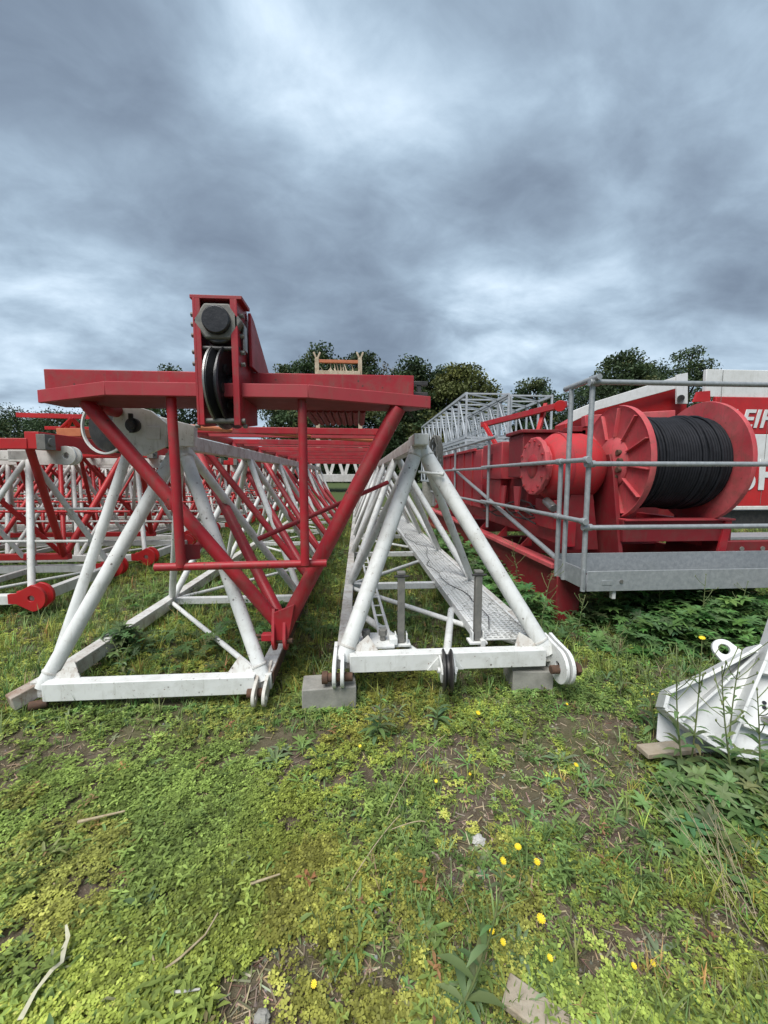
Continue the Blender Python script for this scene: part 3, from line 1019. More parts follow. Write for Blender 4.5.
wv, rd = cross_pair()
XE = -3.68
place = [(5.25, 0, 'nearest white lattice section lying crosswise at left', 'nearest bright red lattice section lying crosswise at left'),
         (7.45, 0.1, 'second nearest white lattice section lying crosswise at left', 'second nearest bright red lattice section lying crosswise at left'),
         (9.6, -0.15, 'third nearest white lattice section lying crosswise at left', 'third nearest bright red lattice section lying crosswise at left'),
         (11.75, 0.2, 'fourth nearest white lattice section lying crosswise at left', 'fourth nearest bright red lattice section lying crosswise at left'),
         (13.9, 0, 'fifth nearest white lattice section lying crosswise at left', 'fifth nearest bright red lattice section lying crosswise at left'),
         (16.05, 0.1, 'sixth nearest white lattice section lying crosswise at left', 'sixth nearest bright red lattice section lying crosswise at left'),
         (18.2, -0.1, 'seventh nearest white lattice section lying crosswise at left', 'seventh nearest bright red lattice section lying crosswise at left'),
         (20.35, 0.15, 'eighth nearest white lattice section lying crosswise at left', 'eighth nearest bright red lattice section lying crosswise at left'),
         (22.5, 0, 'farthest white lattice section lying crosswise at left', 'farthest bright red lattice section lying crosswise at left')]
for i, (y, dx, l1, l2) in enumerate(place):
    for src, lab, grp, off in ((wv, l1, 'white sections lying crosswise at the left', 0), (rd, l2, 'red sections lying crosswise at the left', 0.60)):
        o_ = src if i == 0 else copy_tree(src)
        tag(o_, lab, None, grp)
        o_.location = (XE + dx, y + off, 0)
        o_.rotation_euler = (0, 0, R(90) + R(random.uniform(-1.5, 1.5)))

# thin red jib with a small A-frame far left
jl = thing('jib_tip', 'thin red jib tip with a small A-frame, above the crosswise sections at far left', 'jib section', (-6.5, 8.4, 2.0))
ja, jb_ = U(17, 415, Y=8.4), U(92, 417, Y=8.4)
MB().bar(ja, jb_, 0.06, 0.09).build('chord', 'red_bright', jl, 0.004)
MB().bar(ja + V((0.3, 0.3, -0.22)), jb_ + V((0, 0.3, -0.20)), 0.06, 0.07).build('chord', 'red_bright', jl, 0.004)
ap = U(72, 418, Y=8.2)
for px in (58, 66, 80, 85):
    MB().tube(ap, U(px, 431, Y=8.4), 0.03, 10).build('strut', 'red_bright', jl)
MB().bar(U(62, 433, Y=8.3), U(86, 433, Y=8.3), 0.3, 0.16).build('cross_box', 'orange', jl, 0.006)

# ============ red winch platform at right
YP = 3.5
X0 = U(588, 480, Y=YP).x           # corner post line
Zof = lambda py, Y, px=588: U(px, py, Y=Y).z
win = thing('winch_platform', 'red winch platform with a black cable drum, big gear housing and grey tube railing', 'winch', (3.2, 5.5, 0))
kz0, kz1 = Zof(590, YP), Zof(571, YP)
zf_ = kz0 + 0.03
XRt = X0 + 3.4
# railing
def rail(p0, p1, r=0.0235, cap=True):
    m__ = MB().tube(p0, p1, r, 16)
    return m__.build('rail', 'galv', win)
def post(x, y, z0, z1, tilt=0.0):
    return MB().tube((x, y, z0), (x + tilt, y, z1), 0.024, 16).build('railing_post', 'galv', win)
zr = [Zof(383, YP), Zof(464, YP), Zof(527, YP)]
post(X0, YP, kz0 - 0.01, zr[0] + 0.06)
post(X0 - 0.02, YP + 0.32, kz0 + 0.02, zr[0] + 0.02)
post(X0 - 0.02, YP + 0.46, kz0 + 0.02, zr[1] + 0.04)
post(X0 + 2.2, YP, kz0, zr[0])
for z in zr:
    rail((X0 - (0.0 if z < zr[0] else .03), YP - 0.045, z), (XRt, YP - 0.045, z))
rail((X0 + 0.0, YP - 0.1, zr[0] + 0.035), (X0 - 0.03, YP + 0.42, zr[0] + 0.035), 0.027)
XS = X0 - 0.04
for z in (Zof(460, YP, 590), Zof(521, YP, 590)):
    rail((XS, YP - 0.05, z), (XS, YP + 3.0, z))
    rail((XS, YP + 2.7, z - 0.02), (XS, YP + 7.6, z - 0.02))
YB = YP + 2.75
for y in (YB, YB + 2.2, YB + 4.6):
    post(XS + 0.03, y, 0.75, Zof(460, YP, 590) + 0.5)
rail((XS, YB - 0.4, Zof(460, YP, 590) + 0.45), (XS, YP + 7.6, Zof(460, YP, 590) + 0.45))
rail((XS + 0.06, YP + 0.05, kz0 + 0.08), (XS + 0.06, YP + 5.2, zr[1] + 0.05), 0.03)
# couplers
m_ = MB()
for z in zr:
    MB().tube((X0 - 0.045, YP - 0.02, z), (X0 + 0.045, YP - 0.02, z), 0.033, 12).build('rail_coupler', 'galv', win, 0.003)
for z in (Zof(460, YP, 590), Zof(521, YP, 590)):
    MB().tube((XS - 0.005, YP - 0.075, z), (XS - 0.005, YP - 0.01, z), 0.033, 12).build('rail_coupler', 'galv', win, 0.003)
    MB().tube((XS, YP + 0.40, z), (XS, YP + 0.50, z), 0.033, 12).build('rail_coupler', 'galv', win, 0.003)
# walkway deck and toe boards
MB().box(((X0 + XRt) / 2, YP - 0.03, (kz0 + kz1) / 2 + .0), (XRt - X0 - 0.04, 0.012, kz1 - kz0 + .01)).build('toe_board', 'galv', win, 0.003)
MB().box(((X0 + XRt) / 2, YP + 0.50, (kz0 + kz1) / 2 + 0.05), (XRt - X0 - 0.04, 0.012, kz1 - kz0 + 0.04)).build('toe_board', 'galv', win, 0.003)
MB().box((X0 - 0.008, YP + 0.23, (kz0 + kz1) / 2 + .02), (0.012, 0.52, kz1 - kz0)).build('toe_board', 'galv', win, 0.003)
MB().box(((X0 + XRt) / 2, YP + 0.235, kz0 + 0.012), (XRt - X0 - 0.05, 0.5, 0.02)).build('deck_plate', 'galv', win)
MB().box((X0 + 0.22, YP - 0.038, kz0 + 0.08), (0.10, 0.004, 0.05)).build('name_plate', 'galv', win, 0.002)
MB().tube((X0 + 0.36, YP - 0.045, kz0 + 0.09), (X0 + 0.36, YP - 0.034, kz0 + 0.09), 0.018, 14).build('bolt', 'bright_steel', win)
MB().box((X0 + 0.32, YP + 0.02, kz0 - 0.05), (0.035, 0.05, 0.09)).build('bracket', 'white', win, 0.004)
# red base: long beams, feet, cross members
xb = X0 + 0.05
zt_b = 0.60
m_ = MB()
m_.bar((xb + 0.03, YP + 0.62, 0.36), (xb + 0.03, 12.0, 0.36), 0.05, 0.46)
m_.build('side_beam', 'red_dark', win, 0.005)
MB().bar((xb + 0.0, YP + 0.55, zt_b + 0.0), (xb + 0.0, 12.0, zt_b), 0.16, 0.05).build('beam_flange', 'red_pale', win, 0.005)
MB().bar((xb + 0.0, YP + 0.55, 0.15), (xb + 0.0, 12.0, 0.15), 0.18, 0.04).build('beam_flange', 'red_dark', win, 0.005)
MB().bar((xb + 2.2, YP + 0.62, 0.38), (xb + 2.2, 12.0, 0.38), 0.06, 0.5).build('side_beam', 'red_dark', win, 0.005)
for y in (4.3, 6.4, 9.0, 11.6):
    MB().bar((xb + 0.06, y, 0.42), (xb + 2.15, y, 0.42), 0.14, 0.3).build('cross_beam', 'red_dark', win, 0.005)
m_ = MB().box((X0 + 0.10, YP + 0.50, 0.26), (0.26, 0.16, 0.52))
m_.build('foot', 'red_dark', win, 0.006)
MB().box((X0 + 1.75, YP + 0.62, 0.28), (0.3, 0.2, 0.5)).build('foot', 'red_dark', win, 0.006)
# second long beam, higher, carrying the machines
MB().bar((xb + 0.28, 4.3, 0.92), (xb + 0.28, 12.0, 0.92), 0.10, 0.30).build('machine_beam', 'red', win, 0.005)
MB().bar((xb + 1.9, 4.3, 0.92), (xb + 1.9, 12.0, 0.92), 0.10, 0.30).build('machine_beam', 'red', win, 0.005)
for k in range(8):
    y = 5.2 + 0.9 * k
    MB().slab([(xb + 0.22, y, 0.62), (xb + 0.22, y, 0.80), (xb + 0.05, y, 0.62)], 0.02).build('stiffener', 'red', win)
# drum
DY, DZ = 4.42, 1.755
XL_, XRr = 3.06, 4.06
RF, RC = 0.66, 0.515
ax = V((1, -0.05, 0)).normalized()
dc = V((XL_, DY, DZ))
fl = axis_frame(dc, ax)
m_ = MB().lathe([(0.12, 0.0), (0.12, -0.03), (RF - 0.04, -0.01), (RF, -0.035), (RF + 0.005, 0.0), (RF, 0.03), (RF - 0.02, 0.02), (0.12, 0.02)], fl, 64, closed=True)
m_.build('drum_flange', 'red_pale', win, smooth=40)
m_ = MB()
for k in range(12):
    a = 2 * math.pi * k / 12 + 0.13
    u = V((math.cos(a), math.sin(a), 0))
    p0, p1 = fl @ (u * 0.30 + V((0, 0, -0.035))), fl @ (u * (RF - 0.03) + V((0, 0, -0.028)))
    m_.bar(p0, p1, 0.016, 0.05, ax)
m_.build('flange_ribs', 'red_pale', win, 0.003)
MB().lathe([(0.05, -0.09), (0.20, -0.09), (0.30, -0.035), (0.30, 0.0), (0.05, 0.0)], fl, 32, closed=True).build('hub', 'red_pale', win, smooth=30)
m_ = MB()
for k in range(5):
    a = R(150 + 26 * k)
    q = fl @ V((0.22 * math.cos(a) , 0.22 * math.sin(a), -0.10))
    m_.tube(q, q + ax * 0.05, 0.035, 12)
m_.build('hub_bolts', 'rust', win, 0.004)
DL = XRr - XL_
fr2 = axis_frame(dc + ax * DL, ax)
m_ = MB().lathe([(0.12, -0.02), (RF, -0.02), (RF + 0.045, -0.02), (RF + 0.05, 0.0), (RF + 0.045, 0.03), (0.12, 0.03)], fr2, 64, closed=True)
m_.build('drum_flange', 'red_pale', win, smooth=40)
MB().tube(dc, dc + ax * DL, 0.40, 40).build('drum_core', 'red_dark', win)
# the cable: layered turns as one helix with uneven steps
m_ = MB()
rc = 0.0145
z_ = 0.03
lay = 0
pts = []
nturn = int((DL - 0.07) / (2 * rc + 0.001))
for t in range(nturn * 36):
    a = 2 * math.pi * t / 36
    q = 0.045 + (2 * rc + 0.001) * t / 36
    off = 0.006 * vn(t / 60.0, 0.0, 1.0, 5) + (0.012 if (t // 36) in (6, 7, 19, 20, 21) else 0)
    rad = RC + float(off)
    u = V((math.cos(a), -math.sin(a), 0)) * rad + V((0, 0, q))
    pts.append(fl @ u)
m_.path(pts, rc, 7)
m_.lathe([(0.40, 0.03), (RC - 0.010, 0.035), (RC - 0.010, DL - 0.03), (0.40, DL - 0.03)], fl, 48, closed=True)
# crossing turns of the top layer
for q0, sk in ((0.13, 0.06), (0.60, 0.09), (0.66, 0.07), (0.80, 0.05)):
    pts = []
    for t in range(50):
        a = 2 * math.pi * t / 49
        rad = RC + rc * 1.7
        pts.append(fl @ (V((math.cos(a), -math.sin(a), 0)) * rad + V((0, 0, q0 + sk * t / 49 + 0.008 * math.sin(3 * a)))))
    m_.path(pts, rc, 7)
m_.build('cable_winding', 'cable', win, smooth=80)
# drum cradle
for xx in (XL_ - 0.10, XRr + 0.10):
    m_ = MB().slab([(xx, DY - 0.36, 0.62), (xx, DY - 0.16, DZ - 0.1), (xx, DY - 0.08, DZ + 0.10), (xx, DY + 0.08, DZ + 0.10), (xx, DY + 0.16, DZ - 0.1), (xx, DY + 0.45, 0.62)], 0.05)
    m_.build('cradle_plate', 'red_dark', win, 0.006)
MB().box(((XL_ + XRr) / 2 + .05, DY - 0.30, 0.98), (DL + 0.3, 0.10, 0.24)).build('cradle_beam', 'red_dark', win, 0.006)
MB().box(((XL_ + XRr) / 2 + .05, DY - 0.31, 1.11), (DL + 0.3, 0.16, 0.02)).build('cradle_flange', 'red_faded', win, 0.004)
MB().slab([(XRr + 0.02, DY - 0.36, 0.70), (XRr + 0.10, DY - 0.36, 1.12), (XRr + 0.18, DY - 0.36, 1.12), (XRr + 0.12, DY - 0.36, 0.70)], 0.03).build('stay_plate', 'red', win, 0.004)
MB().box(((XL_ + XRr) / 2 + .1, DY + 0.95, 1.05), (DL + 0.5, 0.08, 0.9)).build('rear_plate', 'red_dark', win, 0.006)
# frame behind the drum: arm and guard
MB().bar((XL_ + 0.1, DY + 0.86, 2.36), (XRr + 0.3, DY + 0.72, 2.42), 0.12, 0.16).build('guard_beam', 'red_pale', win, 0.01)
m_ = MB()
for k in range(10):
    a0, a1 = R(70 + 9 * k), R(79 + 9 * k)
    m_.slab([(XRr - 0.02, DY - 0.04 - math.cos(a0) * (RF + .14) * -1, DZ + math.sin(a0) * (RF + .14)), (XRr - 0.02, DY - 0.04 - math.cos(a1) * (RF + .14) * -1, DZ + math.sin(a1) * (RF + .14)),
             (XRr + 0.25, DY - 0.04 - math.cos(a1) * (RF + .14) * -1, DZ + math.sin(a1) * (RF + .14)), (XRr + 0.25, DY - 0.04 - math.cos(a0) * (RF + .14) * -1, DZ + math.sin(a0) * (RF + .14))], 0.012)
# gear housing: flange with bolts, bell, dome
GY, GZ = 4.66, 1.72
gx0 = 2.16
gf = axis_frame((gx0, GY, GZ), (1, 0.0, 0))
m_ = MB().lathe([(0.0, 0.0), (0.35, 0.0), (0.36, 0.01), (0.36, 0.05), (0.35, 0.06), (0.29, 0.06), (0.29, 0.12), (0.01, 0.12)], gf, 14)
m_.build('motor_flange', 'red_pale', win, 0.006, smooth=25)
m_ = MB()
for k in range(14):
    a = 2 * math.pi * k / 14
    q = gf @ V((0.31 * math.cos(a), 0.31 * math.sin(a), -0.01))
    MB().tube(q, q + V((-0.016, 0, 0)), 0.017, 6).build('bolt', 'red', win)
MB().lathe([(0.01, -0.02), (0.12, -0.02), (0.15, 0.0), (0.01, 0.0)], gf, 20).build('flange_cap', 'red', win)
bf = axis_frame((gx0 + 0.12, GY, GZ - 0.02), (1, 0, 0))
m_ = MB().lathe([(0.01, 0.0), (0.30, 0.0), (0.33, 0.02), (0.42, 0.14), (0.425, 0.16), (0.425, 0.44), (0.41, 0.50), (0.37, 0.58), (0.30, 0.65), (0.20, 0.70), (0.05, 0.72)], bf, 48)
m_.build('gear_housing', 'red_mid', win, 0.0, smooth=35)
MB().lathe([(0.432, 0.15), (0.436, 0.17), (0.432, 0.19), (0.42, 0.17)], bf, 48, closed=True).build('housing_seam', 'red_faded', win)
MB().box((gx0 + 0.45, GY + 0.05, 1.13), (0.5, 0.5, 0.36)).build('gear_foot', 'red', win, 0.008)
MB().slab([(gx0 + 0.25, GY - 0.28, 0.72), (gx0 + 0.35, GY - 0.28, 1.38), (gx0 + 0.62, GY - 0.28, 1.38), (gx0 + 0.72, GY - 0.28, 0.72)], 0.03).build('pedestal_plate', 'red_dark', win, 0.004)
MB().box((gx0 + 0.5, GY, 2.17), (0.14, 0.2, 0.06)).build('filler_box', 'red_dark', win, 0.005)
# machines behind it
spec = [('control_box', (2.50, 5.45, 1.88), (0.46, 0.50, 0.60), 'red_dark'), ('box_lid', (2.50, 5.45, 2.21), (0.54, 0.58, 0.05), 'red_dark'),
        ('motor_box', (2.44, 6.32, 1.84), (0.42, 0.90, 0.58), 'red_faded'), ('motor_plinth', (2.52, 6.3, 1.32), (0.5, 0.6, 0.45), 'red'),
        ('gear_plinth', (2.6, 5.75, 1.32), (0.4, 0.9, 0.5), 'red_dark'), ('housing_panel', (2.55, 8.75, 1.55), (0.5, 3.4, 1.10), 'red_faded'),
        ('tank', (3.5, 7.2, 1.65), (1.1, 1.8, 1.1), 'red')]
for nm, c0, d0, mt in spec:
    MB().box(c0, d0).build(nm, mt, win, 0.012)
m_ = MB()
for r_ in range(2):
    for k in range(4):
        m_.box((2.225, 6.40, 1.72 + 0.15 * r_ + 0.028 * k), (0.012, 0.24, 0.010))
m_.build('louvres', 'red_dark', win)
for k in range(5):
    MB().box((2.29, 7.6 + 0.62 * k, 1.55), (0.03, 0.05, 1.10)).build('panel_rib', 'red', win, 0.004)
MB().box((2.285, 8.9, 2.11), (0.06, 3.0, 0.05)).build('panel_rail', 'red', win, 0.004)
# brackets, hoses and small ironwork between machines and beam
for k in range(4):
    y = 5.3 + 0.55 * k
    MB().slab([(2.30, y, 1.45), (2.30, y + 0.22, 1.45), (2.30, y + 0.14, 1.08), (2.30, y + 0.06, 1.08)], 0.03).build('bracket', 'red_faded', win, 0.003)
for k in range(5):
    pts = [V((2.34 + 0.05 * math.sin(j * 1.1 + k), 4.9 + 0.28 * j, 1.15 + 0.10 * math.sin(j * 0.9 + k * 1.7) - 0.03 * k)) for j in range(8)]
    MB().path(pts, 0.012, 7).build('hose', 'steel', win)
MB().tube((2.3, 4.35, 1.22), (2.3, 4.55, 1.30), 0.05, 14).build('valve', 'bright_steel', win, 0.004)
# red luffing arm leaning above the machine
MB().bar(U(482, 425, Y=9.4), U(566, 404, Y=7.6), 0.12, 0.12).build('arm', 'red', win, 0.006)
MB().bar(U(484, 424, Y=9.2), U(498, 448, Y=8.8), 0.08, 0.08).build('arm_strut', 'red_bright', win, 0.006)
MB().bar(U(546, 404, Y=8.2), U(538, 432, Y=8.0), 0.08, 0.08).build('arm_strut', 'red_bright', win, 0.006)
m_ = MB().tube(U(560, 406, Y=7.8), U(560, 406, Y=7.6), 0.11, 20)
m_.build('arm_pulley', 'red_bright', win, 0.006)

# ============ galvanised mast sections stacked behind
def mast():
    t = thing('mast_section', 'x', 'mast section', world_space=False)
    w_, h_, L_ = 1.45, 1.45, 9.0
    cs = [(-w_ / 2, 0.0), (w_ / 2, 0.0), (-w_ / 2, h_), (w_ / 2, h_)]
    for (x, z) in cs:
        MB().bar((x, 0, z), (x, L_, z), 0.09, 0.09).build('chord', 'galv_far', t)
    n_ = 9
    for k in range(n_ + 1):
        y = L_ * k / n_
        m__ = MB()
        m__.bar((-w_ / 2, y, 0), (w_ / 2, y, 0), 0.05, 0.05).bar((-w_ / 2, y, h_), (w_ / 2, y, h_), 0.05, 0.05)
        m__.bar((-w_ / 2, y, 0), (-w_ / 2, y, h_), 0.06, 0.06).bar((w_ / 2, y, 0), (w_ / 2, y, h_), 0.06, 0.06)
        m__.build('cross_frame', 'galv_far', t)
        if k < n_:
            y2 = L_ * (k + 1) / n_
            for x in (-w_ / 2, w_ / 2):
                MB().bar((x, y, 0), (x, y2, h_), 0.045, 0.045).build('brace', 'galv_far', t)
            MB().bar((-w_ / 2, y, h_), (w_ / 2, y2, h_), 0.045, 0.045).build('brace', 'galv_far', t)
            MB().bar((w_ / 2, y, 0), (-w_ / 2, y2, 0), 0.04, 0.04).build('brace', 'galv_far', t)
    # ladder with hoops inside
    m__ = MB()
    for x in (-0.2, 0.2):
        m__.bar((x, 0.1, 0.3), (x, L_ - 0.1, 0.3), 0.03, 0.03)
    for k in range(28):
        m__.bar((-0.2, 0.3 + 0.31 * k, 0.3), (0.2, 0.3 + 0.31 * k, 0.3), 0.02, 0.02)
    m__.build('ladder', 'galv_far', t)
    return t


ms = mast()
k0 = 0
mx0 = U(466, 392, Y=13.0)
for (ix, iz, lab) in [(0, 1, 'upper left of the grey lattice mast sections stacked behind the winch platform'), (1, 1, 'upper right of the grey lattice mast sections stacked behind the winch platform'),
                      (0, 0, 'lower left of the grey lattice mast sections stacked behind the winch platform'), (1, 0, 'lower right of the grey lattice mast sections stacked behind the winch platform')]:
    o_ = ms if k0 == 0 else copy_tree(ms)
    k0 += 1
    tag(o_, lab, None, 'grey mast sections stacked behind the winch')
    o_.location = (mx0.x + 0.75 + ix * 1.62, 13.0 + 0.2 * ix, mx0.z - 1.5 - 1.56 * (1 - iz))
zb2 = mx0.z - 1.5 - 1.56 - 0.05
m_ = MB()
for i, y in enumerate((14.0, 20.5)):
    ob = MB().box((0, 0, zb2 / 2 - 0.01), (3.4, 0.5, zb2 - 0.005)).build('support_block', 'concrete', None, 0.02)
    ob.location = (mx0.x + 1.55, y, 0)
    tag(ob, ('near' if i == 0 else 'far') + ' long concrete support under the stacked grey mast sections', 'block', 'supports under the mast sections')

# ============ red and white boom behind the drum, and the lettered crane body
bo = thing('telescopic_boom', 'red boom with white upper edge slanting up behind the cable drum', 'crane boom', (6, 9, 0))
Yb = 9.0
m_ = MB().slab(pxl([(560, 425), (590, 408), (672, 388), (678, 388), (678, 430), (560, 450)], Yb), 0.5)
m_.build('boom_body', 'red_bright', bo, 0.01)
m_ = MB().slab(pxl([(570, 412), (597, 401), (678, 376), (686, 375), (686, 386), (678, 388), (597, 410), (572, 422)], Yb - 0.42), 0.06)
m_.build('white_band', 'white_clean', bo, 0.008)
MB().slab(pxl([(676, 375), (687, 373), (687, 404), (676, 404)], Yb - 0.47), 0.05).build('end_plate', 'white_clean', bo, 0.006)
MB().tube(U(681, 398, Y=Yb - 0.6), U(681, 398, Y=Yb - 0.3), 0.07, 14).build('pivot_pin', 'steel', bo)
m_ = MB()
for px in (570, 620, 665):
    q = U(px, 430, Y=Yb)
    m_.box((q.x, Yb, q.z / 2 - 0.02), (0.5, 0.5, q.z))
m_.build('trestle', 'red_dark', bo, 0.01)

YC = 7.4
cr = thing('crane_body', 'red and white lettered crane body behind the drum at the right edge', 'crane', (9, YC, 0))
q0, q1 = U(709, 370, Y=YC), U(768, 500, Y=YC)
xl, xr_ = q0.x, q0.x + 4.2
zt1 = U(740, 369, Y=YC).z
z2 = U(740, 397, Y=YC).z
z3 = U(740, 434, Y=YC).z
z4 = U(740, 462, Y=YC).z
z5 = U(740, 506, Y=YC).z
xq = U(712, 400, Y=YC).x
def pan_(x0_, x1_, za, zb__, mt, nm, y_=YC, th=0.08):
    MB().box(((x0_ + x1_) / 2, y_ + th / 2, (za + zb__) / 2), (x1_ - x0_, th, abs(zb__ - za))).build(nm, mt, cr, 0.01)
pan_(xl, xr_, zt1, z2 + 0.004, 'white_clean', 'upper_panel', YC + 0.05)
xr0 = U(712, 450, Y=YC).x
pan_(xr0, xr_, z2 - .002, z3, 'red_bright', 'red_panel')
pan_(xr0, xr_, z3 - .002, z4, 'white_clean', 'white_panel')
pan_(xr0, xr_, z4 - .002, z5, 'red_bright', 'red_panel')
pan_(xr0, xr_, z5 - .002, z5 - 0.08, 'white_far', 'sill', YC - 0.02)
MB().slab(pxl([(693, 402), (697, 392), (709, 391), (709, 402)], YC + 0.04), 0.06).build('bracket', 'red_bright', cr)
pan_(xr0 + 0.1, xr_, z5 - 0.10, 0.55, 'steel', 'chassis', YC + 0.10, 0.25)
for k in range(4):
    MB().box((xl + 0.30 + 1.05 * k, YC - 0.002, (zt1 + z5) / 2), (0.006, 0.008, zt1 - z5 - 0.06)).build('panel_seam', 'post', cr)
for k in range(2):
    x = xr0 + 2.6 + 1.5 * k
    t_ = MB().lathe([(0.28, -0.14), (0.46, -0.14), (0.50, -0.10), (0.50, 0.10), (0.46, 0.14), (0.28, 0.14)], axis_frame((x, YC + 0.15, 0.50), (0, 1, 0)), 36, closed=True).build('wheel', 'tyre', cr)
    MB().lathe([(0.05, -0.10), (0.29, -0.10), (0.29, 0.05), (0.05, 0.05)], axis_frame((x, YC + 0.15, 0.50), (0, 1, 0)), 30, closed=True).build('rim', 'post', t_)


def lettering(txt, px, py, size, Y, parent, shear=0.25):
    cu = bpy.data.curves.new('lettering', 'FONT')
    cu.body = txt
    cu.size = size
    cu.shear = shear
    cu.offset = 0.012 * size / 0.5
    cu.extrude = 0.006
    cu.space_character = 1.05
    cu.materials.append(M['white_clean'])
    tmp = bpy.data.objects.new('tmp', cu)
    COL.objects.link(tmp)
    bpy.context.view_layer.update()
    me = bpy.data.meshes.new_from_object(tmp.evaluated_get(bpy.context.evaluated_depsgraph_get()))
    bpy.data.objects.remove(tmp)
    me.name = 'lettering'
    if not me.materials:
        me.materials.append(M['white_clean'])
    o_ = bpy.data.objects.new('lettering', me)
    COL.objects.link(o_)
    q = U(px, py, Y=Y)
    o_.parent = parent
    o_.matrix_parent_inverse = parent.matrix_basis.inverted()
    o_.location = (q.x, Y, q.z)
    o_.rotation_euler = (R(90), 0, 0)
    return o_


lettering('LEIF', 728, 427, 0.50, YC - 0.01, cr)
lettering('SH', 737, 489, 0.86, YC - 0.01, cr, 0.0)
MB().box((U(700, 545, Y=6.3).x + 1.3, 6.3, Zof(536, 6.3, 740)), (3.0, 0.5, 0.05)).build('step_plate', 'galv', cr, 0.004)
rb = thing('perforated_beam', 'dark red beam with holes lying low behind the winch platform at the right edge', 'beam', (5.4, 5.2, 0))
q = U(742, 548, Y=5.3)
m_ = MB().box((q.x + 0.5, 5.3, q.z), (2.4, 0.12, 0.22))
m_.build('beam', 'red_dark', rb, 0.006)
m_ = MB()
for k in range(6):
    m_.tube((q.x - 0.4 + 0.33 * k, 5.23, q.z), (q.x - 0.4 + 0.33 * k, 5.245, q.z), 0.035, 14)
m_.build('hole_rings', 'post', rb)
MB().box((q.x - 0.2, 5.35, (q.z - 0.12) / 2), (0.2, 0.3, q.z - 0.12)).box((q.x + 1.3, 5.35, (q.z - 0.12) / 2), (0.2, 0.3, q.z - 0.12)).build('stand', 'red_dark', rb)

# ============ white bracket at the lower right
bk = thing('mast_foot_bracket', 'white ribbed steel bracket with a lifting eye, lying in weeds at the right edge', 'bracket', (2.3, 2.3, 0))
def zb(px7, py7):           # zoom coordinates to photo pixels
    return (560 + px7 / 3.413, 560 + py7 / 3.413)
n_b = V((-0.35, -0.80, 0.50)).normalized()
o_b = U(700, 715, Y=2.00)
def onp(px7, py7, off=0.0):
    d_ = ray(*zb(px7, py7))
    oo = V((0, 0, EYE))
    t_ = ((o_b + n_b * off) - oo).dot(n_b) / d_.dot(n_b)
    return oo + d_ * t_
def bslab(pts, off, th, nm, mt='white_clean', bev=0.004):
    return MB().slab([onp(a, b_, off) for a, b_ in pts], th).build(nm, mt, bk, bev)
def bstrip(pts, off0, off1, th, nm, mt='white_clean'):
    """a plate standing on the base plane along a polyline"""
    m__ = MB()
    P0 = [onp(a, b_, 0) for a, b_ in pts]
    for a, b_ in zip(P0[:-1], P0[1:]):
        m__.slab([a + n_b * off0, b_ + n_b * off0, b_ + n_b * off1, a + n_b * off1], th)
    return m__.build(nm, mt, bk, 0.003)
bslab([(350, 455), (610, 320), (690, 290), (720, 180), (860, 100), (900, 560), (700, 600), (640, 672), (545, 650), (400, 560), (335, 510)], 0.0, 0.03, 'back_plate')
bstrip([(338, 505), (400, 560), (470, 607), (545, 650), (640, 668)], -0.03, 0.12, 0.020, 'rim_flange')
bstrip([(350, 452), (480, 395), (610, 325), (650, 300)], -0.03, 0.13, 0.020, 'top_flange')
bstrip([(350, 452), (336, 505)], -0.03, 0.12, 0.020, 'end_flange')
bstrip([(400, 545), (520, 440), (648, 322)], 0.0, 0.09, 0.014, 'rib')
bstrip([(545, 640), (600, 500), (665, 350), (715, 200)], 0.0, 0.12, 0.016, 'rib')
bstrip([(655, 385), (760, 400), (850, 420)], 0.0, 0.09, 0.014, 'rib')
bstrip([(600, 560), (700, 595), (850, 640)], 0.0, 0.09, 0.014, 'rib')
bslab([(430, 590), (470, 560), (530, 590), (520, 632)], 0.03, 0.02, 'doubler_plate')
bslab([(335, 520), (400, 570), (470, 612), (540, 655), (400, 660), (328, 612)], -0.07, 0.012, 'skirt_plate')
bslab([(545, 655), (640, 672), (690, 600), (860, 640), (860, 760), (700, 650), (640, 690)], -0.06, 0.012, 'skirt_plate')
ec = onp(558, 305, -0.02)
exx = (onp(600, 345, -0.02) - onp(540, 290, -0.02))
m_ = MB()
m_.eye(0.060, 0.030, 0.024, 0.15, frame(ec, -exx, n_b.cross(exx)), w=0.075)
m_.build('lifting_eye', 'white_clean', bk, 0.003)
for (a, b_) in ((695, 487), (695, 503)):
    q = onp(a, b_, 0.012)
    MB().tube(q, q + n_b * 0.01, 0.010, 10).build('bolt_hole', 'grease', bk)
q = onp(700, 545, 0.02)
MB().tube(q, q + n_b * 0.05, 0.02, 10).tube(q + V((0.02, 0, -.03)), q + V((0.05, 0, -0.05)) + n_b * 0.02, 0.012, 8).build('clamp', 'bright_steel', bk)

# loose boards
def board(nm, lab, c, d, rz, mat='wood', tilt=0.0):
    ob = MB().box((0, 0, 0), d).build(nm, mat, None, 0.004)
    ob.location = c
    ob.rotation_euler = (tilt, 0, rz)
    return tag(ob, lab, 'board')


q = U(652, 750, Z=0.07)
board('wooden_board', 'short plank end poking out from under the white bracket', (q.x + 0.10, q.y + 0.02, 0.055), (0.30, 0.085, 0.03), R(4))
q = U(548, 1010, Z=0.02)
board('wooden_board', 'weathered pointed board half buried at the bottom edge of the yard', (q.x + 0.01, q.y - 0.04, 0.022), (0.30, 0.085, 0.025), R(-38))
